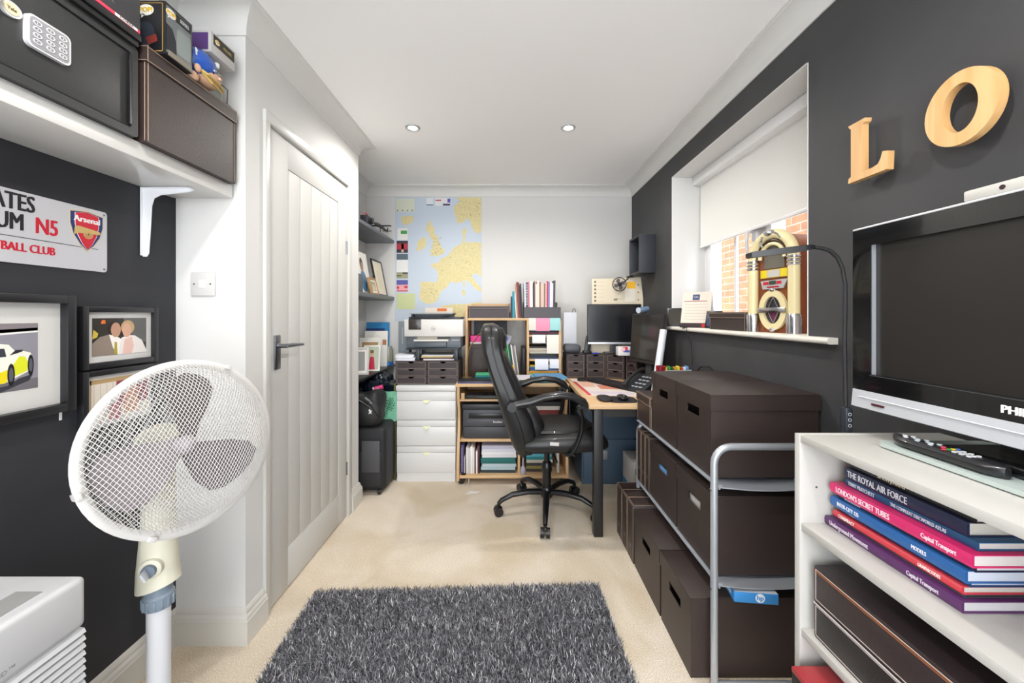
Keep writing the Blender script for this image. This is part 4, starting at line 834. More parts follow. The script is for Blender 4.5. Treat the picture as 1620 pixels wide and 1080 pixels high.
r = T('model_aircraft', 'dark model aeroplane on a thin stand on the highest alcove shelf', 'model aircraft', (-1.06, 3.26, 1.8662)); GM = mat('3a3c3a', .45)
P('fuselage', B().tube([(-1.06, 3.12, 1.935), (-1.06, 3.18, 1.94), (-1.055, 3.3, 1.94), (-1.045, 3.42, 1.925)], [.006, .015, .013, .003], GM, 12), r)
P('wing', B().prism([(-.09, -.02), (.09, -.02), (.085, .02), (-.085, .02)], .004, GM, TR(-1.05, 3.24, 1.938)), r); P('wing', B().prism([(-.04, -.01), (.04, -.01), (.035, .012), (-.035, .012)], .003, GM, TR(-1.045, 3.4, 1.93)), r); P('tail_fin', B().prism([(0, 0), (.035, 0), (.035, .03), (.02, .03)], .003, GM, FR(-1.044, 3.38, 1.93, 'L')), r); P('stand', B().cyl((-1.058, 3.26, 1.8662), (-1.058, 3.26, 1.935), .003, BLACK, seg=8).cyl((-1.058, 3.26, 1.8662), (-1.058, 3.26, 1.872), .02, BLACK, seg=16), r)
def leaning(name, lab, cat, p, w, h, t, rz, lean, fm, art, bw=.01, grp=None, mt='eceae4'):
    'flat framed thing: local x along width, front faces -y before rz; leans back by lean'
    M = Matrix.Translation(p) @ Matrix.Rotation(rz, 4, 'Z') @ Matrix.Rotation(-lean, 4, 'X'); r = T(name, lab, cat, p, 0, grp); b = B()
    if bw:
        for a, c, d, f in ((-w/2, -w/2+bw, 0, h), (w/2-bw, w/2, 0, h), (-w/2+bw, w/2-bw, 0, bw), (-w/2+bw, w/2-bw, h-bw, h)): b.box(a, c, 0, t, d, f, fm, .001, M)
        P('frame', b, r); b = B()
    b.box(-w/2+bw*.9, w/2-bw*.9, t*.35, t*.9, bw*.9, h-bw*.9, mat(mt, .5), M=M)
    art(b, M @ Matrix.Translation((0, t*.35-.0003, h/2)) @ Matrix.Rotation(PI/2, 4, 'X'), w-2*bw, h-2*bw); P('picture', b, r); return r
def none(b, M, w, h): pass
def portrait(b, M, w, h):
    e = lambda cx, cy, rx, ry: [(cx+rx*math.cos(t*PI/8), cy+ry*math.sin(t*PI/8)) for t in range(16)]
    poly(b, M, e(.5, .3, .24, .26), '4f7ca0', 1, w, h); poly(b, M, e(.48, .7, .13, .16), '4a3c34', 2, w, h); poly(b, M, e(.5, .64, .09, .12), 'a8806c', 3, w, h)
def cert(b, M, w, h):
    rect(b, M, .06, .94, .04, .96, 'ece4cc', 1, w, h)
    for k in range(9): rect(b, M, .25+.03*(k % 3), .75-.02*(k % 2), .2+k*.06, .207+k*.06, 'a89c88', 2, w, h)
def town(b, M, w, h): rect(b, M, .15, .85, .15, .85, '9aa08c', 1, w, h); poly(b, M, [(.2, .2), (.8, .2), (.6, .6), (.4, .7)], 'd8c8a8', 2, w, h)
def girl(b, M, w, h):
    e = lambda cx, cy, rx, ry: [(cx+rx*math.cos(t*PI/8), cy+ry*math.sin(t*PI/8)) for t in range(16)]
    rect(b, M, .1, .9, .06, .94, 'b8c4b0', 1, w, h); poly(b, M, [(.3, .06), (.7, .06), (.66, .35), (.62, .55), (.4, .55), (.36, .35)], 'c82c4c', 2, w, h); poly(b, M, e(.5, .68, .12, .1), 'd8a890', 3, w, h); poly(b, M, e(.5, .75, .12, .07), '7a5a40', 4, w, h)
HP_ = math.radians(90)
leaning('photo_print', 'white photo print of a person in a blue shirt on the middle alcove shelf', 'photo', (-1.075, 2.99, 1.3735), .26, .32, .004, HP_, math.radians(9), None, portrait, 0)
leaning('framed_certificate', 'tall black framed certificate at the far end of the middle alcove shelf', 'picture frame', (-1.045, 3.30, 1.3735), .25, .30, .014, HP_, math.radians(11), mat('232326', .4), cert, .012, 'frames on the middle alcove shelf')
leaning('framed_photo', 'small wooden framed picture in front of the print on the middle alcove shelf', 'picture frame', (-1.022, 3.06, 1.3735), .15, .13, .02, HP_, math.radians(14), mat('b08a5c', .5), town, .012, 'frames on the middle alcove shelf')
b = B(); b.box(-1.08, -1.03, 2.66, 2.80, 1.3735, 1.50, mat('565a62', .5), .002); ONE('archive_carton', b, 'dark grey carton at the near end of the middle alcove shelf', 'carton')
b = B(); b.box(-1.19, -1.12, 2.64, 2.72, 1.3735, 1.60, mat('b83444', .5), .002); ONE('red_folder', b, 'red folder standing behind the grey carton on the middle alcove shelf', 'folder')
# low shelf
leaning('blue_folder', 'bright blue card folder standing at the back of the lowest alcove shelf', 'folder', (-1.135, 3.41, .7825), .2, .37, .006, 0, math.radians(4), None, lambda b, M, w, h: rect(b, M, 0, .8, .72, .86, '1f3f7c', 1, w, h), 0, mt='2a80b8')
leaning('envelope', 'white envelopes leaning before the blue folder in the alcove', 'envelope', (-1.125, 3.34, .7825), .19, .30, .01, .08, math.radians(6), None, lambda b, M, w, h: rect(b, M, .78, .95, .6, .75, 'b07a50', 1, w, h), 0)
leaning('greetings_card', 'white edged tan card between the envelopes and the photo in the alcove', 'card', (-1.135, 3.22, .7825), .17, .25, .006, .05, math.radians(7), None, lambda b, M, w, h: rect(b, M, .12, .88, .1, .85, 'b89868', 1, w, h), 0)
leaning('photo_card', 'photo card of a child in a red dress on the lowest alcove shelf', 'photo', (-1.065, 3.07, .7825), .125, .20, .005, .12, math.radians(10), None, girl, 0)
leaning('framed_photo', 'white frame with a grey photo at the near end of the lowest alcove shelf', 'picture frame', (-1.09, 2.86, .7825), .15, .20, .014, .35, math.radians(10), PAPER, lambda b, M, w, h: rect(b, M, .1, .9, .1, .9, '8a8a88', 1, w, h), .014)
r = T('sweet_jar', 'glass sweet jar with a blue band at the end of the lowest alcove shelf', 'jar', (-1.035, 3.41, .7825)); jm = Matrix.Translation((-1.035, 3.41, .7825))
P('base_band', B().lathe([(.032, 0), (.04, .004), (.04, .03), (.034, .036), (.001, .036)], mat('2468b0', .3), 22, jm), r); P('glass', B().lathe([(.036, .036), (.038, .06), (.038, .13), (.03, .15), (.03, .165), (.001, .166)], mat('c8ccb8', .12, trans=.5), 22, jm), r)
b = B(); [b.ball((-1.035+.028*math.cos(k*2.4), 3.41+.028*math.sin(k*2.4), .83+.0022*k), .0095, mat(('c8402c', 'e8c04c', '6a4028', 'f0e8d8')[k % 4], .4), u=8, v=6) for k in range(26)]; q = P('sweets', b, r); q['kind'] = 'stuff'
# bags under the shelf
def blob(c, rad, m, lump=.12, seed=1, u=28, v=20, p=.8, M=None, fr=3.0):
    from mathutils import noise
    b = B(); b.ball((0, 0, 0), rad, m, None, u, v, p)
    out = []
    for q in b.v:
        n_ = noise.noise(Vector(q)*fr/max(rad)*.5+Vector((seed*7.1, 0, 0))); out.append(Vector(c)+Vector(q)*(1+lump*2*n_))
    zmin = c[2]-rad[2]
    b.v = [Vector((q.x, q.y, max(q.z, zmin))) for q in out]
    if M is not None: b.v = [M @ q for q in b.v]
    return b
SUITD = mat('1b1c20', .6, bump=.3, bs=700)
r = T('suitcase', 'black fabric suitcase on the carpet behind the door wall', 'suitcase', (-1.03, 2.83, 0))
P('case', B().box(-1.225, -.838, 2.69, 2.94, .022, .455, SUITD, .035, seg=4), r); P('front_pocket', B().box(-1.20, -.862, 2.672, 2.7, .06, .30, mat('25262a', .6, bump=.3, bs=700), .012), r); P('grey_panel', B().box(-.99, -.87, 2.664, 2.675, .16, .37, mat('4a4a4e', .6), .004), r, 'grey fabric panel')
for x in (-1.18, -.89): P('wheel', B().cyl((x, 2.70, .021), (x+.02, 2.70, .021), .021, BLACK), r)
r = T('backpack', 'black backpack with small white marks lying on the suitcase', 'backpack', (-1.0, 2.76, .456)); BP = mat('18181b', .55, bump=.3, bs=500)
P('bag', blob((-1.02, 2.775, .573), (.15, .085, .117), BP, .14, 3, p=.6), r); P('front_pocket', blob((-.98, 2.705, .548), (.11, .04, .085), BP, .08, 5), r)
P('strap', B().tube([(-1.1, 2.72, .685), (-1.04, 2.69, .66), (-.93, 2.67, .60), (-.88, 2.69, .53)], [(.004, .014)]*4, BLACK, 8), r)
b = B(); b.text('EASTPAK', .015, mat('d8d8dc', .5), FR(-.945, 2.672, .64, 'F') @ Matrix.Rotation(-.75, 4, 'Z')); P('lettering', b, r)
b = B(); Ml = FR(-.93, 2.658, .57, 'F'); b.prism([(-.012, -.018), (-.004, 0), (-.012, .008), (-.002, .018), (.004, .006), (.014, .008), (.006, -.004), (.012, -.016), (.002, -.01)], .002, mat('e4e4e8', .5), Ml); P('emblem', b, r, 'small white emblem')
BAGM = mat('16202c', .22, bump=1.0, bs=28); b = blob((-1.04, 3.10, .615), (.155, .15, .135), BAGM, .22, 9, 40, 28, .8, fr=6); ONE('refuse_sack', b, 'shiny dark blue plastic sack stuffed under the lowest alcove shelf', 'bag')
b = B(); b.box(-1.2, -.86, 2.96, 3.28, 0, .475, mat('2a2326', .5), .01); ONE('storage_crate', b, 'dark brown crate behind the suitcase in the alcove', 'crate')
b = B(); b.cyl((-.99, 2.90, .672), (-.925, 2.915, .69), .017, mat('d83c7c', .4), seg=20); b.cyl((-.992, 2.8995, .6715), (-.985, 2.901, .6735), .0172, mat('dcdce4', .4), seg=20); b.text('LIP', .02, PAPER, FR(-.957, 2.888, .682, 'F')); ONE('drink_can', b, 'pink can lying between the backpack and the plastic sack', 'can')
b = B(); N = 10
vs = [(-.93+.013*i, 2.915+.008*math.sin(i*1.3+j), .655-.024*j) for j in range(N) for i in range(N)]; b.add(vs+[(x, y+.004, z_) for x, y, z_ in vs], [(j*N+i, j*N+i+1, j*N+N+i+1, j*N+N+i) for j in range(N-1) for i in range(N-1)]+[(100+j*N+i, 100+j*N+N+i, 100+j*N+N+i+1, 100+j*N+i+1) for j in range(N-1) for i in range(N-1)], mat('7cc0a0', .7))
for k in range(26): a = 2.4*k; q = .006*math.sqrt(k); b.box(-.872+q*math.cos(a)*1.1, -.866+q*math.cos(a)*1.1, 2.902, 2.906, .56+q*math.sin(a)*1.6, .567+q*math.sin(a)*1.6, mat('2a5a44', .7))
ONE('printed_cloth', b, 'mint green cloth with a dark print hanging beside the white drawers', 'cloth')
b = B(); b.box(-.852, -.838, 2.93, 3.2, .0, .71, mat('5c5a2c', .6), .003); ONE('cardboard_panel', b, 'olive card panel between the bags and the white drawers', 'panel')
# ================================================================ map
MW0, MW1, MZ0, MZ1 = -1.006, -.243, 1.16, 2.247
r = T('wall_map', 'large blue and yellow map of Europe on the white back wall', 'map', ((MW0+MW1)/2, BY, MZ0))
b = B(); b.box(MW0, MW1, BY-.0015, BY, MZ0, MZ1, mat('c4d0de', .45)); P('sheet', b, r)
def mp(pts, c, k=1, rough=.5):
    vs = []
    for x, y in pts:
        X = MW0+(x/5.54+620-624)/138*(MW1-MW0); Z = 2.247-((y/5.54+305)-311)*3.494/630
        vs.append((min(max(X, MW0), MW1), max(Z, MZ0)))
    b = B(); b.prism(vs, .0004, mat(c, rough, var=.1 if c == 'dccf9a' else 0, vs=90), Matrix(((1, 0, 0, 0), (0, 0, -1, BY-.0015-.0004*k), (0, 1, 0, 0), (0, 0, 0, 1)))); return b
LAND = 'dccf9a'
lands = [[(560, 35), (783, 35), (783, 340), (745, 350), (715, 330), (695, 285), (690, 250), (660, 215), (620, 255), (575, 262), (560, 215), (545, 160), (545, 110), (600, 65)],
 [(610, 330), (640, 300), (655, 330), (640, 370), (640, 430), (700, 425), (783, 430), (783, 735), (740, 700), (712, 705), (700, 725), (730, 770), (783, 830), (783, 860), (735, 840), (690, 790), (655, 762), (610, 770), (560, 785), (520, 770), (500, 790), (475, 830), (430, 850), (410, 900), (385, 950), (330, 968), (290, 962), (250, 935), (235, 900), (250, 830), (240, 780), (300, 770), (390, 780), (405, 720), (395, 680), (360, 645), (330, 630), (360, 610), (400, 612), (430, 570), (490, 545), (520, 500), (560, 460), (610, 440), (625, 380)],
 [(300, 290), (330, 235), (345, 250), (340, 280), (372, 300), (365, 345), (395, 370), (405, 410), (430, 470), (462, 495), (450, 530), (400, 545), (330, 548), (350, 520), (325, 505), (355, 480), (350, 440), (365, 420), (330, 385), (320, 340), (300, 330)],
 [(250, 400), (290, 375), (300, 430), (290, 470), (245, 500), (210, 505), (225, 460), (215, 430)], [(75, 205), (120, 195), (185, 200), (180, 250), (120, 280), (85, 260)],
 [(620, 790), (635, 760), (642, 800), (630, 830)], [(612, 850), (640, 840), (642, 890), (615, 895)], [(430, 985), (560, 968), (640, 970), (783, 950), (783, 1080), (400, 1080)]]
for l_ in lands: P('land_area', mp(l_, LAND, 1), r)
dots = B(); random.seed(3)
for k in range(150):
    x, y = random.choice([(random.uniform(430, 770), random.uniform(470, 740)), (random.uniform(260, 400), random.uniform(800, 930)), (random.uniform(340, 430), random.uniform(380, 530)), (random.uniform(580, 770), random.uniform(60, 200))]); w_ = random.uniform(5, 16)
    d_ = mp([(x, y), (x+w_, y), (x+w_, y+3), (x, y+3)], 'b09a6c', 2); dots.add(d_.v, d_.f, d_.mats and mat('a8946c', .6))
q = P('place_names', dots, r); q['kind'] = 'stuff'
for x0, y0, x1, y1, c in ((30, 45, 195, 160, 'd8dcc8'), (45, 305, 135, 405, 'e8e6e2'), (38, 415, 138, 520, '3a2c34'), (38, 530, 138, 580, '586870'), (38, 585, 138, 690, 'e8e8e6'), (38, 690, 138, 745, '9c9c80'), (38, 758, 138, 800, '5a5aa0'), (38, 800, 138, 858, 'e4a4ac'), (38, 875, 200, 1015, 'c8d09c'), (300, 40, 360, 105, 'dfe4ea'), (375, 40, 510, 108, 'e4e2e4')):
    P('inset_panel', mp([(x0, y0), (x1, y0), (x1, y1), (x0, y1)], c, 2), r)
b = B()
for x0, y0, x1, y1, c in ((75, 325, 130, 355, '3c9a4c'), (40, 440, 136, 490, 'b83040'), (80, 440, 100, 515, 'd8b0a0'), (445, 90, 508, 106, '3a3a5c'), (485, 45, 510, 80, '5a5ab0'), (380, 55, 430, 65, 'c04c4c'), (40, 850, 138, 858, 'c82c44'), (40, 815, 60, 835, 'c82c44'), (105, 810, 135, 830, 'c82c44'), (40, 715, 80, 728, '6a6a3c'), (90, 690, 135, 705, '4c4c44'), (300, 96, 360, 104, '4a6c7c')):
    d_ = mp([(x0, y0), (x1, y0), (x1, y1), (x0, y1)], c, 3); b.add(d_.v, d_.f, d_.mats[0])
for k in range(4): d_ = mp([(42+k*43, 143), (52+k*43, 143), (52+k*43, 155), (42+k*43, 155)], '6a6a6c', 3); b.add(d_.v, d_.f, d_.mats[0])
P('inset_print', b, r)
# ================================================================ white chest and what stands on it
DW = mat('d6d6d6', .35); r = T('chest_of_drawers', 'white three-drawer chest with small pale pulls beside the beech desk', 'chest of drawers', (-.607, 3.17, 0))
X0, X1, Yf = -.824, -.391, 2.90
b = B(); b.box(X0, X1, Yf+.018, 3.46, 0, .662, DW, .001); b.box(X0+.01, X1-.01, Yf+.02, 3.45, 0, .08, DW); P('carcass', b, r); P('top', B().box(X0-.003, X1+.003, Yf-.004, 3.465, .662, .70, DW, .004), r)
P('plinth', B().box(X0+.006, X1-.006, Yf+.006, Yf+.02, 0, .066, DW), r)
for k, z1 in enumerate((.658, .448, .259)):
    z0 = (.452, .263, .069)[k]; zs = (.590, .401, .211)[k]
    b = B(); b.box(X0+.003, X1-.003, Yf, Yf+.018, z0, zs, DW, .0015); b.box(X0+.003, X1-.003, Yf+.003, Yf+.018, zs+.002, z1, DW, .0015); d = P('drawer', b, r)
    b = B(); cx = (X0+X1)/2+.004; b.add([(cx-.03, Yf-.001, zs+.004), (cx+.03, Yf-.001, zs+.004), (cx+.008, Yf-.014, zs-.014), (cx-.008, Yf-.014, zs-.014), (cx-.03, Yf+.002, zs), (cx+.03, Yf+.002, zs), (cx+.006, Yf+.002, zs-.018), (cx-.006, Yf+.002, zs-.018)], [(0, 1, 2, 3), (4, 7, 6, 5), (0, 4, 5, 1), (1, 5, 6, 2), (2, 6, 7, 3), (3, 7, 4, 0)], mat('dcdcb8', .4)); P('pull', b, d, 'pale cream pull')
UB = mat('33282a', .5, bump=.3, bs=420); UE = mat('a8988c', .6)
def minidrawers(lab, p, w, h, d, rz, papers=(1, 0, 1), grp='small dark desktop drawer units'):
    'origin at the front bottom left corner; local x to the right, y into the depth'
    r = T('desktop_drawers', lab, 'desktop drawers', p, rz, grp); b = B(); e = .006
    b.box(0, w, e, d, 0, .004, UB); b.box(0, w, 0, d, h-.005, h, UB); b.box(0, e, e, d-.004, .004, h-.005, UB); b.box(w-e, w, e, d-.004, .004, h-.005, UB); b.box(0, w, d-.004, d, .004, h-.005, UB)
    hh = (h-.009)/3
    for k in (1, 2): b.box(e, w-e, .002, d, .004+k*hh-.0015, .004+k*hh+.0015, UB)
    P('case', b, r, local=True)
    for k in range(3):
        z0, z1 = .004+k*hh+.002, .004+(k+1)*hh-.002; a, c = e+.001, w-e-.001; cx = w/2; ry = min(.013, hh*.25)
        arc = [(cx+.019*math.cos(t), z1-ry*math.sin(t)) for t in [PI*j/8 for j in range(9)]]
        b = B(); b.prism([(a, z0), (c, z0), (c, z1)]+arc+[(a, z1)], .004, UB, FR(0, .005, 0, 'F')); b.box(a, a+.002, .006, d-.01, z0, z1-.004, UB); b.box(c-.002, c, .006, d-.01, z0, z1-.004, UB); b.box(a, c, .006, d-.01, z0, z0+.002, UB)
        q = .0008
        for s0, s1, s2, s3 in ((a+.004, c-.004, z0+.003, z0+.0045), (a+.004, a+.0055, z0+.003, z1-.003), (c-.0055, c-.004, z0+.003, z1-.003), (a+.004, cx-.022, z1-.0042, z1-.003), (cx+.022, c-.004, z1-.0042, z1-.003)): b.box(s0, s1, .001-q, .001, s2, s3, UE)
        dr = P('drawer', b, r, local=True)
    return r
minidrawers('dark three-drawer desktop unit on the left end of the white chest', (-.842, 2.935, .7005), .233, .176, .25, 0)
minidrawers('dark three-drawer desktop unit on the right end of the white chest, under the office printer', (-.607, 2.935, .7005), .233, .176, .25, 0)
def stack_(lab, x0, x1, y0, y1, z0, n_, t, cols, name='paper_stack', cat='papers', jit=.01, rot=.05):
    r = T(name, lab, cat, ((x0+x1)/2, (y0+y1)/2, z0)); z = z0
    for k in range(n_):
        tt = t*(1 if isinstance(t, float) else 1); M = Matrix.Translation(((x0+x1)/2+random.uniform(-jit, jit), (y0+y1)/2+random.uniform(-jit, jit)*.5, z)) @ Matrix.Rotation(random.uniform(-rot, rot), 4, 'Z')
        P('sheet_bundle', B().box(-(x1-x0)/2, (x1-x0)/2, -(y1-y0)/2, (y1-y0)/2, 0, tt*.96, mat(cols[k % len(cols)], .6), M=M), r); z += tt
    return r
stack_('loose white papers on the left desktop drawer unit', -.835, -.70, 2.945, 3.16, .8768, 4, .011, ['e4e6ee', 'd0d4e0', 'eceef2', 'dcdee8'])
stack_('papers and brochures under the printer riser on the drawer unit', -.655, -.42, 2.98, 3.17, .8768, 4, .010, ['e4e0e4', '4c3430', 'c8b070', 'd8d8dc'])
# riser
r = T('printer_riser', 'black riser stand holding the office printer above the drawer units', 'stand', (-.57, 3.06, .877)); RB = mat('2c343c', .4)
P('riser_top', B().box(-.77, -.375, 2.955, 3.2, .957, .966, RB, .002), r)
for x in (-.683, -.398): 
    for y in (2.965, 3.17): P('leg', B().box(x-.014, x+.014, y-.008, y+.008, .877, .957, RB, .003), r)
# HP style printer
GR = mat('5c646c', .45); GRD = mat('34383e', .45)
r = T('office_printer', 'white and grey inkjet printer with an open top feeder on the riser', 'printer', (-.565, 3.1, .9665))
P('body', B().box(-.772, -.362, 2.985, 3.28, .9665, 1.055, GR, .008), r); P('front_panel', B().box(-.785, -.345, 2.968, 3.25, 1.053, 1.182, mat('d2d0cc', .35), .005), r)
P('display', B().box(-.752, -.658, 2.964, 2.97, 1.105, 1.183, mat('33302e', .2), .002), r)
b = B(); M = FR(-.568, 2.9675, 1.112, 'F'); b.ring(disc(.017, 28), disc(.0155, 28), .0006, mat('747476', .4), M); b.text('hp', .024, mat('747476', .4), M @ TR(0, .001, 0)); P('emblem', b, r)
b = B(); b.box(-.712, -.455, 2.955, 3.0, 1.018, 1.032, mat('d4d0cc', .4), .002); b.box(-.70, -.47, 2.962, 2.99, .975, 1.016, mat('50585f', .4), .003); P('output_tray', b, r)
b = B(); b.box(-.69, -.54, 2.983, 2.99, 1.034, 1.05, mat('a8a090', .5)); b.box(-.54, -.44, 2.98, 2.99, 1.036, 1.052, BLACK); b.box(-.432, -.375, 2.983, 2.986, 1.024, 1.028, mat('d4d4d4', .5)); P('slot', b, r)
b = B(); b.box(-.772, -.372, 3.05, 3.27, 1.182, 1.20, GRD, .004); b.loft([[(x, y, z) for y, z in ((3.0, 1.222), (3.0, 1.228), (3.2, 1.232), (3.2, 1.226))] for x in (-.755, -.43)], mat('8c9094', .4)); b.box(-.755, -.74, 3.06, 3.2, 1.195, 1.224, GRD); b.box(-.74, -.44, 3.1, 3.2, 1.195, 1.222, GR); b.add([(-.56, 3.02, 1.195), (-.43, 3.02, 1.224), (-.43, 3.2, 1.224), (-.56, 3.2, 1.195), (-.56, 3.02, 1.19), (-.43, 3.02, 1.219), (-.43, 3.2, 1.219), (-.56, 3.2, 1.19)], [(0, 1, 2, 3), (4, 7, 6, 5), (0, 4, 5, 1), (2, 6, 7, 3), (1, 5, 6, 2), (0, 3, 7, 4)], BLACK); P('feeder_tray', b, r)
b = B(); b.box(-.865, -.783, 3.1, 3.2, .921, 1.165, mat('7c848a', .5), .002, M=None); b.box(-.835, -.832, 3.0995, 3.1, .99, 1.12, PAPER); ONE('ring_binder', b, 'grey binder standing left of the office printer', 'binder')
b = B(); b.box(-.70, -.47, 3.3, 3.31, 1.0, 1.275, mat('e4dcd0', .6)); b.box(-.60, -.52, 3.299, 3.3, 1.245, 1.27, mat('e0783c', .6)); b.box(-.70, -.47, 3.292, 3.33, .7005, 1.0, mat('e4dcd0', .6)); ONE('magazine', b, 'pale magazine with an orange heading behind the office printer', 'magazine')
b = B(); b.box(-.37, -.30, 3.44, 3.45, 1.165, 1.28, mat('dcd4dc', .5)); b.box(-.33, -.31, 3.438, 3.44, 1.24, 1.27, mat('b84c4c', .5)); b.box(-.37, -.30, 3.43, 3.455, 1.0, 1.165, mat('dcd4dc', .5)); b.box(-.375, -.30, 3.43, 3.455, .7247, 1.0, mat('8c8a90', .5)); ONE('picture_card', b, 'pale picture card between the printer and the desk hutch', 'card')
# ================================================================ beech desk with hutch
r = T('computer_desk', 'beech computer desk with an upper hutch of pigeonholes on the back wall', 'desk', (.03, 3.15, 0))
b = B(); pf = [(2.835, .03), (3.46, .03), (3.46, .70), (2.86, .70), (2.86, .62), (2.90, .52), (2.895, .40), (2.865, .28), (2.845, .18), (2.835, .1)]
for x in (-.377, .402): b = B(); b.loft([[(x, y, z) for y, z in pf], [(x+.018, y, z) for y, z in pf]], BEECHV); P('side_panel', b, r)
P('desk_top', B().box(-.385, .425, 2.83, 3.46, .703, .7245, BEECH, .003), r)
P('bottom_board', B().box(-.359, .402, 2.85, 3.45, .045, .066, BEECH, .001), r); P('printer_shelf', B().box(-.359, .08, 2.90, 3.45, .292, .308, BEECH, .001), r); P('keyboard_shelf', B().box(-.357, .08, 2.87, 3.25, .592, .606, BEECH, .001), r); P('right_shelf', B().box(.095, .402, 2.95, 3.45, .455, .47, BEECH, .001), r)
P('divider', B().box(.06, .077, 2.9, 3.45, .066, .292, BEECHV), r); P('divider', B().box(.08, .096, 2.9, 3.45, .292, .703, BEECHV), r); P('back_board', B().box(-.359, .402, 3.44, 3.452, .066, .703, BEECH), r)
for x in (-.345, .39):
    for y in (2.875, 3.40): P('castor', B().cyl((x, y-.014, .022), (x, y+.014, .022), .022, BLACK).box(x-.012, x+.012, y-.012, y+.012, .03, .045, BLACK), r)
hx0, hx1, hy = -.344, .403, 3.10
P('hutch_side', B().box(hx0, hx0+.018, hy, 3.42, .7245, 1.29, BEECHV, .001), r); P('hutch_side', B().box(hx1-.018, hx1, hy, 3.42, .7245, 1.19, BEECHV, .001), r); P('hutch_divider', B().box(.135, .153, hy, 3.42, .7245, 1.172, BEECHV, .001), r)
P('hutch_top', B().box(hx0+.018, hx1, hy, 3.42, 1.172, 1.19, BEECH, .001), r); P('hutch_rail', B().box(hx0+.018, 0, 3.405, 3.42, 1.19, 1.31, BEECH, .001), r)
for z in (1.045, .856): P('pigeonhole_shelf', B().box(.153, hx1-.018, hy+.005, 3.42, z, z+.014, BEECH, .001), r)
# on the hutch
storage('dark leather-look box on the left of the hutch top', -.322, .0, 3.105, 3.38, 1.1903, 1.285, False, .025, m=mat('453e42', .5, bump=.3, bs=420), st=True)
b = B(); b.lathe([(.03, 0), (.03, .11), (.001, .115)], mat('c8a850', .3, .6), 20, TR(-.2, 3.45, 1.19)) ; ONE('brass_tin', b, 'brass coloured tin behind the dark box on the hutch', 'tin', None)
r = T('magazine_holder', 'dark low holder packed with magazines on the right of the hutch top', 'magazine holder', (.255, 3.2, 1.1903)); HM = mat('4c484e', .5); hx0_, hx1_ = .112, .40
for a, c, d, f, e1 in ((hx0_, hx1_, 3.105, 3.109, 1.275), (hx0_, hx1_, 3.33, 3.334, 1.32), (hx0_, hx0_+.004, 3.109, 3.33, 1.275), (hx1_-.004, hx1_, 3.109, 3.33, 1.275)): P('panel', B().box(a, c, d, f, 1.1903, e1, HM), r)
P('base', B().box(hx0_, hx1_, 3.105, 3.334, 1.1903, 1.194, HM), r)
random.seed(11); x = .118
cols = ['d8dce8', '2a2c3c', 'c86c7c', 'e8e4e0', 'e8ecf4', '2c3430', '6c5048', 'e4d4c8', 'ead8cc', '9c7468', 'dcc8bc', 'd0b8a8', '7a5c3c', 'ece8dc', 'b82c5c', '8c86b8', 'e4e8f4', 'd8d4e0', '3c3a3c']
nm = ['pale blue', 'black spiral-bound', 'pink', 'white', 'wide white', 'dark green', 'brown', 'cream', 'pale peach', 'dull red', 'beige', 'tan', 'ochre', 'ivory spiral-bound', 'crimson', 'lilac', 'ice blue', 'lavender', 'charcoal']
for k, (c, n_) in enumerate(zip(cols, nm)):
    w_ = random.uniform(.009, .0165); h_ = random.uniform(.262, .29); tl = (k-9)*.0016
    if x+w_ > .394: w_ = .394-x
    if w_ < .004: break
    b = B(); Mm = Matrix.Translation((x, 3.12, 1.1945)) @ Matrix(((1, 0, tl, 0), (0, 1, 0, 0), (0, 0, 1, 0), (0, 0, 0, 1))); b.box(.0005, w_-.0005, 0, .20, 0, h_, mat(c, .5), M=Mm)
    if 'spiral' in n_:
        for j in range(14): b.box(.001, w_-.001, -.003, .001, .10+j*.012, .104+j*.012, mat('c8c8d4' if c[0] == '2' else 'd87c94', .3), M=Mm)
    ONE('magazine', b, n_+' magazine upright in the dark holder on the hutch', 'magazine', 'magazines in the dark holder on the hutch'); x += w_
for k, (x, w_, h_, c, n_, tl) in enumerate(((.010, .012, .17, '1c2438', 'navy', 0), (.023, .018, .21, '1f8a9c', 'teal', 0), (.051, .007, .205, 'e8ecf0', 'white', .06), (.060, .009, .27, 'b08c70', 'tan', .06), (.0705, .012, .285, '7c2c34', 'maroon', .06), (.084, .009, .28, '4a3030', 'dark brown', .06), (.0965, .009, .272, '283044', 'slate blue', .05))):
    b = B(); Mm = Matrix.Translation((x, 3.13, 1.1903)) @ Matrix(((1, 0, -tl, 0), (0, 1, 0, 0), (0, 0, 1, 0), (0, 0, 0, 1))); b.box(0, w_, 0, .2, 0, h_, mat(c, .5), M=Mm); ONE('binder', b, n_+' binder leaning beside the dark magazine holder', 'binder', 'binders between the two boxes on the hutch')
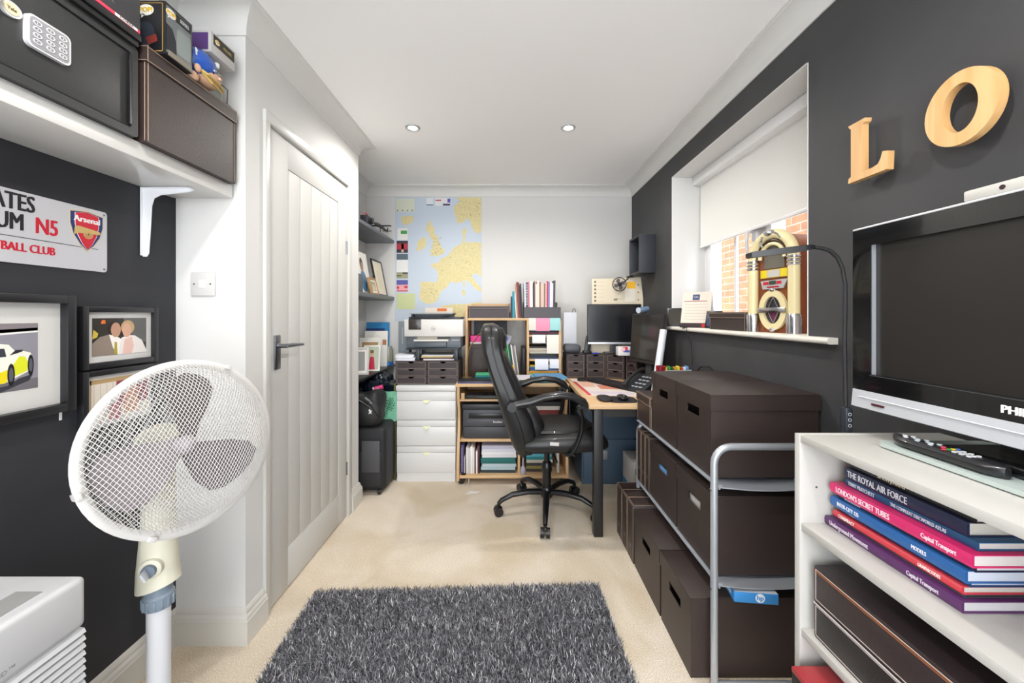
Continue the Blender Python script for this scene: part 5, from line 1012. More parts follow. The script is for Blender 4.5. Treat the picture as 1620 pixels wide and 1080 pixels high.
# pigeonhole column
def hang(lab, x0, x1, z0, z1, c, y=3.095, name='note_sheet', lines=3, grp='notes hanging on the pigeonhole fronts'):
    b = B(); N = 6; vs = []
    for i in range(N+1): z = z1+(z0-z1)*i/N; yy = y-.004*math.sin(PI*i/N)-.004*(i/N); vs += [(x0, yy, z), (x1, yy-.002, z), (x0, yy+.0012, z), (x1, yy-.0008, z)]
    fs = [f for i in range(N) for f in ((i*4, i*4+1, i*4+5, i*4+4), (i*4+2, i*4+6, i*4+7, i*4+3), (i*4, i*4+4, i*4+6, i*4+2), (i*4+1, i*4+3, i*4+7, i*4+5))]+[(0, 2, 3, 1), (N*4, N*4+1, N*4+3, N*4+2)]
    b.add(vs, fs, mat(c, .6)); b.box(x0, x1, y, 3.12, z1-.001, z1+.0003, mat(c, .6)); ONE(name, b, lab, 'note', grp)
hang('white sheet with small drawings hanging left of the pink one', .150, .205, 1.095, 1.191, 'dcd8d0'); hang('pink sheet hanging over the pigeonholes below the magazine holder', .206, .312, 1.09, 1.191, 'e890ac'); hang('pale turquoise sheet hanging right of the pink one', .313, .395, 1.095, 1.191, '9cd0d0')
hang('small white note hanging on the left of the upper pigeonhole shelf', .178, .28, .995, 1.06, 'e4e2e0', 3.10); hang('long white note hanging on the right of the upper pigeonhole shelf', .29, .384, .915, 1.06, 'e6e2d8', 3.10)
hang('wide white note hanging on the left of the lower pigeonhole shelf', .198, .302, .79, .871, 'e4e4ea', 3.10); hang('narrow white note hanging on the right of the lower pigeonhole shelf', .312, .384, .80, .871, 'dfe0ea', 3.10)
stack_('thick papers in the upper pigeonhole', .156, .382, 3.13, 3.38, .8702, 7, .014, ['2c3c5c', '1f2a44', '34382c', 'd8d0c4', 'b8ac9c', 'e4dcc8', '3c3630'])
stack_('thin dark papers in the topmost pigeonhole', .156, .382, 3.13, 3.38, 1.0592, 3, .009, ['2c2838', '8c3c4c', '28304c'])
stack_('bright folders in the lowest pigeonhole', .156, .382, 3.13, 3.38, .7248, 8, .012, ['3c3438', 'e4e0e8', 'b8c83c', 'e8a02c', '8c94a0', '2c5c9c', '2c8cb0', 'e4c034'])
# left bay of the hutch
b = B(); b.box(-.322, -.205, 3.16, 3.39, .7247, .985, BROWN, .002); b.box(-.322, -.18, 3.15, 3.16, .7247, .95, BROWN, .002); ONE('box_file', b, 'brown upright box in the left bay of the hutch behind the chair', 'box file')
b = B(); b.box(-.31, -.215, 3.17, 3.30, .9853, 1.05, mat('d82c8c', .5), .003); b.box(-.312, -.213, 3.168, 3.302, .9853, 1.0, PAPER); ONE('tissue_pack', b, 'bright pink and white pack on the brown upright box', 'pack')
b = B(); b.box(-.3, -.02, 3.39, 3.396, .7247, 1.165, mat('34363c', .5)); ONE('dark_board', b, 'dark board at the back of the left hutch bay', 'board')
for k, (x, w_, c, n_, tl, h_) in enumerate(((.0, .010, '2c8a4c', 'green', .14, .26), (.014, .010, '78c088', 'pale green', .14, .255), (.028, .010, '1c5c5c', 'dark teal', .14, .25), (.042, .012, 'e8e4e0', 'white', .14, .25), (.058, .010, '8c8a94', 'grey lined', .14, .245), (.072, .006, 'f0e8dc', 'thin white', .14, .245))):
    b = B(); Mm = Matrix.Translation((x, 3.12, .7247)) @ Matrix(((1, 0, -tl, 0), (0, 1, 0, 0), (0, 0, 1, 0), (0, 0, 0, 1))); b.box(0, w_, 0, .24, 0, h_, mat(c, .5), M=Mm); ONE('document_wallet', b, n_+' wallet leaning in the left hutch bay behind the chair', 'document wallet', 'wallets leaning in the left hutch bay')
b = B(); b.box(.095, .13, 3.13, 3.38, .7247, .96, mat('1c1c20', .4), .012); ONE('lever_arch_file', b, 'black lever arch file against the hutch divider', 'file')
b = B(); Mq = TR(-.06, 3.2, 1.03, 0, .35, .1); b.box(-.07, .07, -.01, .01, -.04, .04, mat('b8bcd0', .4), .004, Mq); b.box(-.03, .05, -.0106, -.01, -.01, .02, mat('4c6cb0', .5), M=Mq); b.box(-.08, -.04, 3.19, 3.21, .7247, 1.0, mat('787c80', .5)); ONE('labelled_packet', b, 'silver and blue packet held upright in the left hutch bay', 'packet')
b = B(); b.box(.01, .035, 3.10, 3.115, .7247, .80, mat('d8702c', .5)); b.box(.008, .037, 3.098, 3.117, .80, .822, mat('e8c440', .5)); ONE('glue_box', b, 'small orange and yellow carton by the chair headrest', 'carton')
r = T('desk_lamp', 'old brass coloured clip desk lamp on the left of the beech desk', 'lamp', (-.33, 3.02, .7247)); BR = mat('a89068', .3, .7)
P('base', B().lathe([(.045, 0), (.046, .012), (.03, .02), (.001, .022)], BR, 24, TR(-.325, 3.02, .7247)), r)
P('lower_arm', B().tube([(-.325, 3.02, .745), (-.318, 3.03, .88), (-.31, 3.05, .95), (-.30, 3.06, .975)], .0045, BR, 8), r); P('upper_arm', B().tube([(-.30, 3.06, .975), (-.24, 3.06, 1.06), (-.18, 3.05, 1.115)], .0045, BR, 8), r)
P('lamp_head', B().lathe([(.012, -.05), (.022, -.045), (.03, -.02), (.042, .03), (.040, .03), (.001, -.01)], mat('c8b890', .25, .5), 20, Matrix.Translation((-.155, 3.06, 1.118)) @ Matrix.Rotation(math.radians(100), 4, 'Y')), r)
# on the desk top
b = B(); b.box(-.37, -.10, 2.845, 3.04, .7247, .742, mat('2c2c34', .4), .003); b.box(-.37, -.10, 2.8445, 2.845, .7265, .731, mat('3448a0', .4)); ONE('laptop', b, 'closed dark laptop on the left front of the beech desk', 'laptop')
b = B(); b.box(-.26, -.13, 3.0, 3.09, .7422, .758, mat('167c80', .5), .002); b.box(-.255, -.14, 3.0, 3.09, .7585, .772, mat('4cb080', .5), .002); ONE('teal_folder', b, 'teal and green folders lying on the laptop behind the chair', 'folder')
stack_('white and teal papers on the desk right of the chair back', .01, .16, 2.95, 3.08, .7247, 3, .009, ['167c88', 'e8e4e4', 'dcdce8'])
stack_('blue and green brochures fanned on the right of the beech desk', .175, .40, 2.86, 3.08, .7247, 5, .008, ['2c6c8c', '4c9c6c', 'a8b8d0', '7cb4c8', '5c94c0'], rot=.12)
# under the desk
r = T('keyboard', 'black keyboard stored on the sliding shelf of the beech desk', 'keyboard', (-.14, 2.96, .6062)); P('case', B().box(-.32, .05, 2.89, 3.03, .6062, .624, BLKP, .003), r)
b = B(); [b.box(-.312+i*.0145, -.300+i*.0145, 2.895+j*.0215, 2.912+j*.0215, .624, .630, mat('34343a', .5)) for i in range(25) for j in range(6)]; q = P('keys', b, r)
b = B(); b.box(-.35, -.325, 2.88, 2.95, .6062, .65, mat('c8a878', .5)); ONE('wooden_block', b, 'pale wooden block beside the stored keyboard', 'block')
r = T('laser_printer', 'dark grey laser printer on the middle shelf of the beech desk', 'printer', (-.15, 3.1, .3082)); LP_ = mat('45464c', .45)
b = B(); b.box(-.345, .03, 2.93, 3.28, .309, .52, LP_, .008); P('body', b, r); P('scanner_lid', B().box(-.35, .035, 2.915, 3.29, .522, .562, mat('2c2e34', .4), .006), r)
b = B(); b.box(-.30, -.02, 2.925, 2.95, .455, .492, mat('18181c', .3), .002); P('paper_slot', b, r)
b = B(); b.box(-.31, -.0, 2.924, 2.93, .405, .45, mat('4c4d53', .45), .002); b.text('brother', .022, mat('d8d8dc', .4), FR(-.085, 2.9235, .43, 'F'), bold=.0006); P('front_flap', b, r)
P('paper_drawer', B().box(-.335, .02, 2.918, 2.935, .312, .395, mat('3e3f45', .45), .004), r)
random.seed(4); x = -.352
for k, (c, n_, w_, h_) in enumerate((('3c3460', 'purple spiral-bound', .022, .205), ('c8c8d0', 'slim grey', .006, .12), ('3a3a40', 'slim black', .006, .11), ('d8d4d0', 'cream', .016, .185), ('c8c4c4', 'pale grey', .014, .18), ('e4e2e0', 'white', .016, .19), ('dcdad8', 'off-white', .012, .185), ('4a2028', 'dark maroon', .008, .2), ('e2dedc', 'ivory', .012, .16), ('7c2c3c', 'maroon edged', .006, .2), ('2a2428', 'black', .008, .2))):
    b = B(); b.box(x, x+w_, 2.885, 3.1, .0662, .0662+h_, mat(c, .55), .001)
    if k == 0: [b.box(x+.004, x+.012, 2.882, 2.886, .08+j*.012, .086+j*.012, mat('a8a4c8', .3)) for j in range(15)]
    ONE('notebook', b, n_+' book upright on the bottom board of the beech desk', 'book', 'books upright on the bottom board of the desk'); x += w_+.001
stack_('white papers over green and pale blue trays on the bottom board', -.205, .045, 2.9, 3.2, .0662, 9, .022, ['28343c', 'a8bcc4', 'b4c4cc', '1c6460', '1f6c68', 'dcd8dc', 'e4e0e4', 'd0d0dc', 'b0b0c0'], jit=.004, rot=.02)
stack_('teal and dark folders on the right of the bottom board', .12, .31, 2.92, 3.2, .0662, 7, .022, ['3c3034', '8c8444', '3c383c', 'c8c0b0', '1c7c84', '5cb0c0', '28202c'], jit=.004, rot=.02)
b = B(); b.box(.345, .362, 2.9, 3.1, .0662, .27, mat('d8d4cc', .5), .001); ONE('notebook', b, 'cream book upright against the right side of the beech desk', 'book', 'books upright on the bottom board of the desk')
b = B(); b.lathe([(.001, 0), (.018, .003), (.022, .025), (.016, .05), (.006, .065), (.006, .12), (.001, .121)], mat('a8a4b4', .2), 18, TR(.098, 2.87, .0662)); ONE('glass_ornament', b, 'small glass bauble on the bottom board by the divider', 'ornament')
b = B(); b.ring(disc(.017, 20, ry=.011), disc(.012, 20, ry=.007), .006, BLACK, TR(-.33, 2.865, .0662)); ONE('tape_ring', b, 'small black ring at the front left of the bottom board', 'ring')
stack_('boxes and books on the right shelf of the beech desk', .12, .38, 3.0, 3.3, .4702, 3, .03, ['8c3c40', 'd8d4d0', '2c2c30'])
b = B(); b.prism([(0, 0), (.07, .01), (.1, .04), (.03, .045)], .002, mat('e8e6e4', .6), TR(-.30, 2.70, .001)); b.tube([(-.28, 2.72, .004), (-.30, 2.8, .004), (-.29, 2.84, .02), (-.29, 2.86, .06)], .002, mat('d8d4cc', .6), 6); ONE('paper_tag', b, 'white paper tag on a string on the carpet before the beech desk', 'tag')
# ================================================================ corner desk
r = T('corner_desk', 'beech topped desk with black square legs in the window corner', 'desk', (.75, 2.82, 0)); BL_ = mat('1c1b1d', .45)
P('desk_top', B().box(.433, 1.066, 2.16, 3.485, .703, .728, BEECH, .002), r)
for x in (.462, 1.01):
    for y in (2.175, 3.42): P('leg', B().box(x, x+.05, y, y+.05, 0, .703, BL_, .003), r)
P('rail', B().box(.512, 1.01, 2.185, 2.21, .655, .703, BL_), r); P('rail', B().box(.475, .50, 2.225, 3.42, .655, .703, BL_), r)
FCM = mat('4c6074', .4); r = T('filing_cabinet', 'blue-grey metal filing cabinet with two drawers under the corner desk', 'filing cabinet', (.68, 3.1, 0))
P('cabinet', B().box(.52, .985, 2.862, 3.40, 0, .652, FCM, .003), r)
for z0, z1 in ((.025, .325), (.335, .64)):
    d = P('drawer', B().box(.53, .93, 2.845, 2.862, z0, z1, FCM, .003), r)
    P('handle', B().box(.635, .70, 2.835, 2.847, z1-.14, z1-.075, SILVER, .003), d, 'silver label handle')
P('lock', B().cyl((.90, 2.845, .33), (.90, 2.84, .33), .009, BLACK), r)
b = B(); b.box(.775, .94, 2.50, 2.72, .12, .29, PAPER, .002); b.box(.774, .941, 2.499, 2.721, 0, .12, mat('2c80b8', .5), .002); b.box(.79, .80, 2.4985, 2.4995, .21, .25, mat('6c6c74', .5)); ONE('appliance_carton', b, 'white and blue carton on the carpet under the corner desk', 'carton')
minidrawers('dark three-drawer desktop unit next to the hutch on the corner desk', (.44, 3.07, .7283), .145, .186, .22, 0); minidrawers('dark three-drawer desktop unit second from the hutch on the corner desk', (.59, 3.07, .7283), .15, .186, .18, 0)
minidrawers('dark three-drawer desktop unit angled below the large monitor', (.746, 3.066, .7283), .142, .186, .11, math.radians(-35)); minidrawers('dark three-drawer desktop unit nearest the window, turned sideways', (.868, 2.98, .7283), .115, .186, .13, math.radians(-62))
# board behind monitor, clip fan
r = T('planner_board', 'cream wall planner board with a yellow note standing behind the large monitor', 'planner', (.86, 3.40, .7283)); 
b = B(); b.box(.745, 1.066, 3.30, 3.308, .915, 1.62, CALM) if 0 else None
def bp(px, py, Y): return ((px-806)*Y/630, 1.215-(py-498)*Y/630)
Yb = 3.17; x0, zt = .655, 1.515; b = B(); b.add([(x, y, z) for y in (Yb, Yb+.006) for x, z in ((.66, .9145), (1.064, .9145), (1.064, 1.35), (1.045, 1.515), (.655, 1.50))], [(0, 1, 2, 3, 4), (9, 8, 7, 6, 5)]+[(k, (k+1) % 5, 5+(k+1) % 5, 5+k) for k in range(5)], mat('e4d8c0', .6)); P('board', b, r)
b = B()
for k in range(6): b.box(.675, .69, Yb-.0006, Yb, 1.32+k*.03, 1.335+k*.03, mat('6c6458', .6)); b.box(.70, .75, Yb-.0005, Yb, 1.325+k*.03, 1.327+k*.03, mat('b8ac98', .6))
for k in range(3): b.box(1.02, 1.03, Yb-.0006, Yb, 1.33+k*.06, 1.34+k*.06, mat('8c6c54', .6))
b.box(.83, .86, Yb-.0006, Yb, 1.33, 1.345, mat('8c8478', .6)); P('printed_marks', b, r); P('sheet', B().box(.92, 1.0, Yb-.0015, Yb, 1.32, 1.49, mat('eee6d8', .6)), r); P('sticky_note', B().box(.935, 1.0, Yb-.003, Yb-.0015, 1.425, 1.48, mat('f4b820', .6)), r, 'yellow sticky note')
r = T('clip_fan', 'small black clip fan fixed to the top of the planner board', 'fan', (.86, 3.13, 1.40)); Mc = FR(.862, 3.12, 1.455, 'F')
b = B(); b.tube([(.053*math.cos(2*PI*k/32), .053*math.sin(2*PI*k/32), 0) for k in range(32)], .0035, BLACK, 8, Mc, True)
for k in range(12): a = 2*PI*k/12; b.cyl((.012*math.cos(a), .012*math.sin(a), .012), (.052*math.cos(a), .052*math.sin(a), .002), .0008, BLACK, seg=5, M=Mc)
P('guard', b, r); P('hub', B().lathe([(.014, -.02), (.014, .01), (.01, .014), (.001, .015)], BLACK, 18, Mc), r)
for k in range(4): b = B(); b.prism([(.012, -.008), (.035, -.022), (.045, -.005), (.036, .012), (.012, .008)], .002, mat('5c5860', .4), Mc @ Matrix.Rotation(k*PI/2+.5, 4, 'Z')); P('blade', b, r)
b = B(); b.tube([(.90, 3.14, 1.47), (.935, 3.15, 1.50), (.95, 3.155, 1.52)], .005, BLACK, 8); b.tube([(.862, 3.14, 1.455), (.89, 3.145, 1.46), (.905, 3.14, 1.475)], .006, BLACK, 8); b.box(.935, .975, 3.14, 3.19, 1.512, 1.524, BLACK, .003); P('clip_arm', b, r)
# monitors
def monitor(lab, cx, cy, z0, w, h, rz, lean, zb, chin='b8bcc4', grp=None, sm=None, bz=.012, base=True):
    r = T('monitor', lab, 'monitor', (cx, cy, zb), rz, grp); M = Matrix.Translation((0, 0, z0-zb)) @ Matrix.Rotation(-lean, 4, 'X'); b = B(); b.box(-w/2, w/2, 0, .03, 0, h, BLKP, .004, M); P('casing', b, r, local=True)
    P('screen', B().box(-w/2+bz, w/2-bz, -.001, .001, bz+.004, h-bz, sm or mat('0e1016', .18), M=M), r, local=True); P('chin', B().box(-w/2+.002, w/2-.002, -.003, .006, -.012, .004, mat(chin, .3, .4), .001, M), r, local=True)
    P('neck', B().box(-.03, .03, .03, .045, 0, z0-zb+h*.5, mat('4c4c50', .35), .003), r, local=True); P('base', B().box(-.075, .075, .005, .08, 0, .010, mat('2c2c30', .3), .003), r, local=True); return r
monitor('large black monitor facing the room on the dark drawer units', .815, 3.085, 1.00, .415, .30, math.radians(-3), math.radians(3), .9148)
monitor('smaller monitor turned sideways near the window wall', .915, 2.70, .90, .33, .325, math.radians(-71), math.radians(4), .7283, '3c3834', sm=mat('34322f', .12), bz=.008)
r = T('webcam', 'small silver-blue webcam on the sideways monitor', 'webcam', (.885, 2.70, 1.226)); b = B(); b.cyl((.86, 2.66, 1.245), (.935, 2.70, 1.256), .019, mat('7c98b8', .25, .4), seg=20); b.cyl((.859, 2.6595, 1.2448), (.863, 2.6615, 1.2455), .0195, mat('c8d0dc', .3), seg=20); P('camera_body', b, r); P('mount', B().box(.885, .915, 2.67, 2.70, 1.222, 1.236, BLACK, .002), r)
b = B(); b.box(.80, .915, 2.93, 3.0, .9148, .98, mat('e8e6e8', .5), .003); b.box(.835, .87, 2.929, 2.93, .945, .98, mat('d83454', .5)); b.box(.84, .885, 2.9285, 2.929, .94, .955, mat('4c5cac', .5)); b.box(.82, .85, 2.928, 2.9285, .95, .975, mat('f0c8c8', .5)); ONE('small_carton', b, 'small white carton with a red mark in front of the large monitor', 'carton')
b = B(); b.box(.43, .56, 3.10, 3.25, .9148, .985, mat('50525a', .5), .03, seg=4); ONE('smart_speaker', b, 'dark grey rounded speaker on the drawer unit next to the hutch', 'speaker')
r = T('router', 'tall white slab router standing on the grey speaker', 'router', (.49, 3.2, .9852)); P('casing', B().box(.43, .535, 3.17, 3.20, .9852, 1.235, mat('cdd0d8', .4), .004), r); P('cable', B().tube([(.505, 3.19, 1.23), (.507, 3.19, 1.255), (.52, 3.19, 1.265), (.53, 3.19, 1.25), (.532, 3.19, 1.225)], .0025, BLACK, 8), r)
r = T('cordless_phone', 'black cordless phone leaning in its dock by the large monitor', 'phone', (.60, 3.12, .9148)); Mp = TR(.605, 3.11, .925, math.radians(-10), math.radians(10), 0); P('handset', B().box(-.024, .024, -.012, .012, 0, .13, BLKP, .008, Mp), r); b = B(); b.box(-.012, .012, -.0128, -.012, .085, .11, mat('4c4c54', .2), M=Mp); P('display', b, r); P('dock', B().box(.575, .635, 3.085, 3.15, .9148, .938, BLACK, .006), r)
b = B(); b.box(.64, .69, 3.075, 3.11, .9148, .922, mat('2c3cc8', .4), .003); ONE('usb_stick', b, 'small bright blue stick at the foot of the large monitor', 'usb stick')
# cube shelf on the right wall
r = T('cube_shelf', 'dark grey open box shelf in the corner of the black wall', 'shelf', (1.01, 3.04, 1.525)); CG = mat('32353c', .5); x0, x1, y0, y1, z0, z1 = .952, 1.073, 2.92, 3.167, 1.525, 1.808; t = .014
for a in ((x0, x1, y0, y0+t, z0, z1), (x0, x1, y1-t, y1, z0, z1), (x0, x1, y0+t, y1-t, z0, z0+t), (x0, x1, y0+t, y1-t, z1-t, z1)): P('panel', B().box(*a, CG, .001), r)
P('back_panel', B().box(x1-.005, x1, y0+t, y1-t, z0+t, z1-t, CG), r)
# things on the corner desk
b = B(); q = [(.47, 2.40), (.80, 2.37), (.74, 2.98), (.46, 3.03)]; b.prism(q, .0012, mat('e6dad2', .6), None, z=.7281); b.prism([(.60, 2.62), (.72, 2.6), (.71, 2.74), (.6, 2.76)], .0004, mat('d88a70', .6), None, z=.7293); b.prism([(.5, 2.7), (.58, 2.68), (.6, 2.9), (.5, 2.92)], .0004, mat('e8b8a0', .6), None, z=.7293); b.prism([(.62, 2.9), (.73, 2.88), (.73, 2.97), (.62, 2.98)], .0004, mat('d8a850', .6), None, z=.7293); b.prism([(.5, 2.45), (.76, 2.42), (.75, 2.5), (.5, 2.54)], .0004, mat('d8ccd8', .6), None, z=.7293)
ONE('paper_sheets', b, 'pink and cream printed sheets spread on the corner desk', 'papers')
b = B(); b.box(-.011, .011, -.24, .24, 0, .003, mat('d84c44', .3, alpha=1), .0005, TR(.478, 2.65, .7297, 0, 0, .03)); ONE('ruler', b, 'red ruler lying along the left edge of the corner desk', 'ruler')
r = T('mouse_mat', 'black mouse mat with a padded wrist rest on the front of the corner desk', 'mouse mat', (.6, 2.28, .7297)); b = B(); b.prism(rrect(.17, .17, .05, cx=.64, cy=2.285), .003, mat('1f1d22', .7), None, z=.7297); P('mat', b, r); b = B(); b.ball((.545, 2.285, .738), (.042, .075, .013), mat('221f24', .6), p=.85); P('wrist_rest', b, r)
r = T('computer_mouse', 'glossy black mouse on the mouse mat', 'mouse', (.645, 2.27, .7328)); b = B(); b.ball((.645, 2.275, .746), (.03, .048, .0135), mat('1c1a1c', .2, coat=.4), p=.85); P('shell', b, r); P('wheel', B().cyl((.642, 2.245, .757), (.648, 2.245, .757), .006, mat('6c6450', .4), seg=12), r)
r = T('keyboard', 'black keyboard on the corner desk below the sideways monitor', 'keyboard', (.72, 2.76, .7297), math.radians(-62)); P('case', B().box(-.21, .21, -.07, .07, 0, .016, BLKP, .003), r, local=True); b = B(); [b.box(-.204+i*.0163, -.190+i*.0163, -.065+j*.0215, -.048+j*.0215, .016, .022, mat('2c2a2e', .45), .001) for i in range(25) for j in range(6)]; P('keys', b, r, local=True)
b = B(); b.prism(rrect(.2, .08, .035), .014, mat('1c1a1e', .6), TR(.60, 2.93, .7297, 0, 0, -.2)); ONE('wrist_rest', b, 'black padded wrist rest at the back of the printed sheets', 'wrist rest')
r = T('desk_phone', 'black desk telephone with a key pad under the sideways monitor', 'telephone', (.85, 2.565, .7283), math.radians(-60)); b = B(); b.loft([[(x, y, z) for y, z in ((-.09, 0), (-.09, .015), (.07, .1), (.09, .095), (.09, 0))] for x in (-.09, .09)], mat('22242a', .4)); P('body', b, r, local=True); P('handset', B().tube([(-.065, -.09, .035), (-.065, -.04, .075), (-.065, .05, .12), (-.065, .09, .125)], [(.014, .02), (.01, .014), (.01, .014), (.014, .02)], BLKP, 12), r, local=True)
b = B(); [b.box(-.02+i*.03, -.002+i*.03, -.07+j*.032, -.055+j*.032, .03+j*.017, .037+j*.017, mat('b8bcc4', .4), .002) for i in range(3) for j in range(4)]; P('keypad', b, r, local=True)
b = B(); b.tube([(.878, 2.415, .7285), (.967, 2.50, 1.12)], .0215, mat('dfe3ea', .35), 24); ONE('mailing_tube', b, 'white cardboard tube leaning below the far end of the window sill', 'tube')
b = B(); b.lathe([(.02, 0), (.026, .02), (.03, .19), (.028, .19), (.022, .02), (.001, .01)], mat('8c1c2c', .25), 24, TR(.885, 2.32, .7283)); ONE('tumbler', b, 'dark red tumbler behind the small brown box at the rack end', 'tumbler')
r = T('peg_basket', 'clear tub of pegs behind the large boxes on the corner desk', 'tub', (.96, 2.31, .7283)); 
for a in ((.895, 1.04, 2.27, 2.273), (.895, 1.04, 2.35, 2.353), (.895, .898, 2.273, 2.35), (1.037, 1.04, 2.273, 2.35)): P('side', B().box(*a, .7283, .90, mat('b8c0c4', .3)), r)
P('tub_base', B().box(.898, 1.037, 2.273, 2.35, .7283, .88, mat('a8b0b4', .4)), r)
for k, (x, c, n_) in enumerate(((.905, 'd8c83c', 'yellow'), (.922, '3ca04c', 'green'), (.94, '2c5c3c', 'dark green'), (.958, 'e09c2c', 'orange'), (.976, 'd8d83c', 'lime'), (.994, 'c83c3c', 'red'), (1.012, 'e4e8ec', 'white'), (1.026, '6c9cd8', 'pale blue'))):
    b = B(); b.box(x-.005, x+.005, 2.29, 2.33, .8802, .915+.004*math.sin(k*2), mat(c, .4), .002); ONE('peg', b, n_+' peg in the tub behind the large brown boxes', 'peg', 'coloured pegs in the tub')
b = B(); b.tube([(1.055, 2.36, .733), (1.058, 2.3, .86), (1.058, 2.2, .93), (1.055, 2.1, .94), (1.06, 2.02, .9), (1.062, 2.0, .84)], .004, BLACK, 8); ONE('cable', b, 'thick black cable looping behind the large brown boxes', 'cable')
# ================================================================ office chair
LE = mat('1a1a1c', .42, bump=.25, bs=260, coat=.1); CH = mat('121214', .3)
r = T('office_chair', 'black leather swivel armchair with five castors in front of the beech desk', 'office chair', (.232, 2.475, 0), math.radians(3)); C3 = 'chair'
# local: x forward (to the right of the photo), y across (near side is -y)
def pad(xs, m=LE, hy=.25, ex=.35):
    'closed body from side profile rows: (z, x_rear, x_front, half width)'
    rings = []
    for z, xa, xb2, w in xs:
        cx, rx = (xa+xb2)/2, (xb2-xa)/2; rg = []
        for k in range(28):
            a = 2*PI*k/28; rg.append((cx+rx*math.copysign(abs(math.cos(a))**ex, math.cos(a)), w*math.copysign(abs(math.sin(a))**.45, math.sin(a)), z))
        rings.append(rg)
    return B().loft(rings, m)
back = [(.405, -.165, -.15, .16), (.415, -.20, -.10, .20), (.46, -.225, -.085, .225), (.54, -.255, -.085, .24), (.62, -.28, -.105, .245), (.70, -.302, -.15, .25), (.80, -.335, -.20, .25), (.90, -.368, -.245, .245), (1.0, -.395, -.275, .24), (1.07, -.408, -.282, .235), (1.12, -.41, -.285, .215), (1.15, -.395, -.30, .18), (1.16, -.37, -.325, .14)]
P('backrest', pad(back), r, local=True)
# raised inner cushions on the front of the back
b = pad([(.47, -.12, -.06, .17), (.50, -.14, -.03, .195), (.58, -.16, -.03, .20), (.66, -.2, -.075, .2), (.69, -.2, -.12, .17)], ex=.7); P('lumbar_cushion', b, r, local=True)
b = pad([(.70, -.2, -.15, .17), (.73, -.22, -.14, .195), (.90, -.3, -.215, .2), (.98, -.34, -.25, .19), (1.0, -.34, -.28, .16)], ex=.7); P('back_cushion', b, r, local=True)
b = pad([(1.0, -.34, -.275, .15), (1.02, -.36, -.255, .175), (1.09, -.38, -.25, .175), (1.135, -.39, -.275, .15)], ex=.7); P('headrest_cushion', b, r, local=True)
b = B()
for s_ in (-1, 1):
    b = B(); b.tube([(((xa+xb2)/2)+.0, s_*(w+.001), z) for z, xa, xb2, w in back[1:12]], .004, CH, 8); P('piping', b, r, local=True)
seat = []
for x, z0, z1, w in ((-.20, .46, .47, .18), (-.19, .435, .50, .22), (-.1, .425, .53, .25), (0, .42, .54, .255), (.12, .42, .545, .26), (.22, .42, .545, .255), (.29, .425, .53, .24), (.325, .44, .50, .21), (.333, .46, .475, .18)):
    seat.append([(x, w*math.copysign(abs(math.cos(a))**.5, math.cos(a)), (z0+z1)/2+(z1-z0)/2*math.copysign(abs(math.sin(a))**.6, math.sin(a))) for a in [2*PI*k/28 for k in range(28)]])
P('seat', B().loft(seat, LE), r, local=True)
b = B(); b.ball((.05, 0, .536), (.22, .205, .028), LE, p=.7); P('seat_cushion', b, r, local=True)
P('care_label', B().box(-.06, -.01, -.2625, -.260, .487, .505, PAPER, M=TR(0, 0, 0, 0, .08, 0)), r, 'white label', local=True)
P('seat_plate', B().box(-.1, .14, -.12, .12, .395, .424, CH, .006), r, local=True)
for s_ in (-1, 1):
    y = s_*.285; b = B()
    b.tube([(-.235, y, .715), (-.20, y, .722), (-.13, y, .735), (-.06, y, .762), (.03, y, .775), (.10, y, .765), (.16, y, .735), (.185, y, .705)], [(.02, .018), (.024, .022), (.024, .026), (.02, .03), (.02, .032), (.021, .032), (.022, .028), (.016, .02)], mat('1c1c1f', .28, coat=.15), 16); P('armrest', b, r, local=True)
    b = B(); b.tube([(.145, y, .70), (.155, y, .64), (.15, y, .57), (.125, y, .50), (.10, y, .46), (.115, y*.97, .44)], [(.024, .014), (.02, .012), (.016, .012), (.018, .012), (.02, .012), (.014, .012)], CH, 12); b.tube([(.10, y, .45), (.085, y*.7, .415), (.08, y*.4, .41)], .012, CH, 10); b.cyl((.15, y-.018, .69), (.15, y+.018, .69), .027, CH); P('arm_bracket', b, r, local=True)
    b = B(); b.cyl((-.235, y-.02, .712), (-.235, y+.012, .712), .026, CH); b.tube([(-.235, y, .712), (-.25, y*.86, .70)], .014, CH, 10); P('arm_joint', b, r, local=True)
b = B(); b.tube([(-.10, 0, .405), (-.17, 0, .40), (-.205, 0, .43), (-.235, 0, .52)], [(.012, .04)]*4, CH, 10); b.tube([(.02, -.10, .405), (.02, -.20, .40), (.02, -.26, .395)], .005, CH, 8); P('tilt_mechanism', b, r, local=True)
b = B(); b.cyl((-.14, .0, .34), (-.16, 0, .40), .018, CH); P('tilt_knob', b, r, local=True)
b = B(); b.cyl((0, 0, .10), (0, 0, .26), .028, CH); b.cyl((0, 0, .25), (0, 0, .40), .018, CH, r1=.018); b.lathe([(.03, .245), (.034, .26), (.028, .30), (.02, .31), (.001, .31)], CH, 20); P('gas_lift', b, r, local=True)
P('hub', B().lathe([(.03, .085), (.04, .1), (.04, .13), (.03, .15), (.001, .152)], CH, 24), r, local=True)
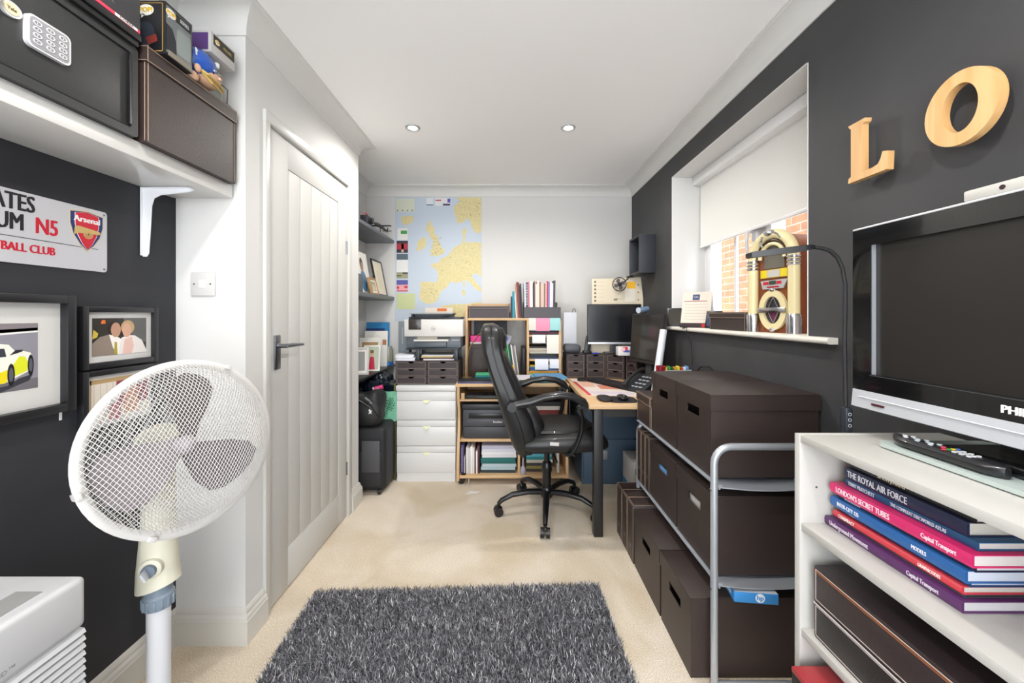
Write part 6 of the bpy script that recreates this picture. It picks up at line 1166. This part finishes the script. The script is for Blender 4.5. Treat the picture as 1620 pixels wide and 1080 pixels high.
for k in range(5):
    a = math.radians(-97+72*k-3); d = Vector((math.cos(a), math.sin(a), 0)); z_ = lambda z: Vector((0, 0, z))
    leg = P('base_leg', B().tube([d*.02+z_(.12), d*.12+z_(.128), d*.22+z_(.118), d*.285+z_(.09), d*.305+z_(.07)], [(.018, .022), (.017, .02), (.015, .018), (.014, .015), (.012, .012)], CH, 12), r, local=True)
    t_ = Vector((-d.y, d.x, 0)); c = d*.305; b = B()
    for s_ in (-1, 1): b.cyl(c+t_*s_*.006+z_(.027), c+t_*s_*.026+z_(.027), .027, mat('18181a', .4), seg=20)
    b.tube([c+z_(.07), c+z_(.04)], .009, CH, 10); b.tube([c-d*.02+z_(.045), c+z_(.058), c+d*.02+z_(.045)], [(.006, .014)]*3, CH, 10); P('castor', b, leg, local=True)
# ================================================================ rug
r = T('shaggy_rug', 'charcoal and grey shaggy rug on the beige carpet in the foreground', 'rug', (-.19, .9, 0), math.radians(2.2))
b = B(); b.box(-.615, .615, -1.2, .845, .001, .012, mat('34343a', .95)); P('backing', b, r, local=True)
rng = np.random.default_rng(5); N1, N2 = 64000, 9000
xs = np.concatenate([rng.uniform(-.618, .618, N1), rng.uniform(-.618, .618, N2)]); ys = np.concatenate([rng.uniform(.16, .85, N1), rng.uniform(-1.2, .16, N2)]); n_ = len(xs)
ang = rng.uniform(0, 2*np.pi, n_); ln = rng.uniform(.016, .030, n_); le = rng.uniform(.006, .022, n_); wd = rng.uniform(.0010, .0019, n_); wd[N1:] *= 2.2
cl = np.sin(xs*38+np.sin(ys*29)*2)*np.cos(ys*41+np.sin(xs*33)*2); hd = rng.uniform(0, 2*np.pi, n_)*.8+cl*1.6
dx, dy = np.cos(hd), np.sin(hd); px_, py_ = np.cos(ang)*wd, np.sin(ang)*wd; H = np.sqrt(np.maximum(ln**2-le**2, 1e-5))
V = np.zeros((n_, 5, 3)); V[:, 0] = np.stack([xs-px_, ys-py_, np.full(n_, .010)], 1); V[:, 1] = np.stack([xs+px_, ys+py_, np.full(n_, .010)], 1)
mx_, my_, mz_ = xs+dx*le*.35, ys+dy*le*.35, .010+H*.6; V[:, 2] = np.stack([mx_+px_, my_+py_, mz_], 1); V[:, 3] = np.stack([mx_-px_, my_-py_, mz_], 1); V[:, 4] = np.stack([xs+dx*le, ys+dy*le, .010+H], 1)
me = bpy.data.meshes.new('pile'); me.vertices.add(n_*5); me.vertices.foreach_set('co', V.ravel()); nl = n_*7; me.loops.add(nl); me.polygons.add(n_*2)
base = np.arange(n_)*5; li = np.stack([base, base+1, base+2, base+3, base+3, base+2, base+4], 1).ravel(); me.loops.foreach_set('vertex_index', li.astype(np.int32))
ls = np.stack([np.arange(n_)*7, np.arange(n_)*7+4], 1).ravel(); me.polygons.foreach_set('loop_start', ls.astype(np.int32))
for c in ('6e6e74', '8a8a90', '4c4c52', 'acacb0', 'e4e4e6', '7a7372'): me.materials.append(mat(c, .85, spec=.2))
mi = rng.choice(6, n_, p=[.28, .22, .2, .14, .07, .09]); me.polygons.foreach_set('material_index', np.repeat(mi, 2).astype(np.int32)); me.update(calc_edges=True); me.validate()
o = bpy.data.objects.new('pile', me); COL.objects.link(o); o.parent = r; o['kind'] = 'stuff'
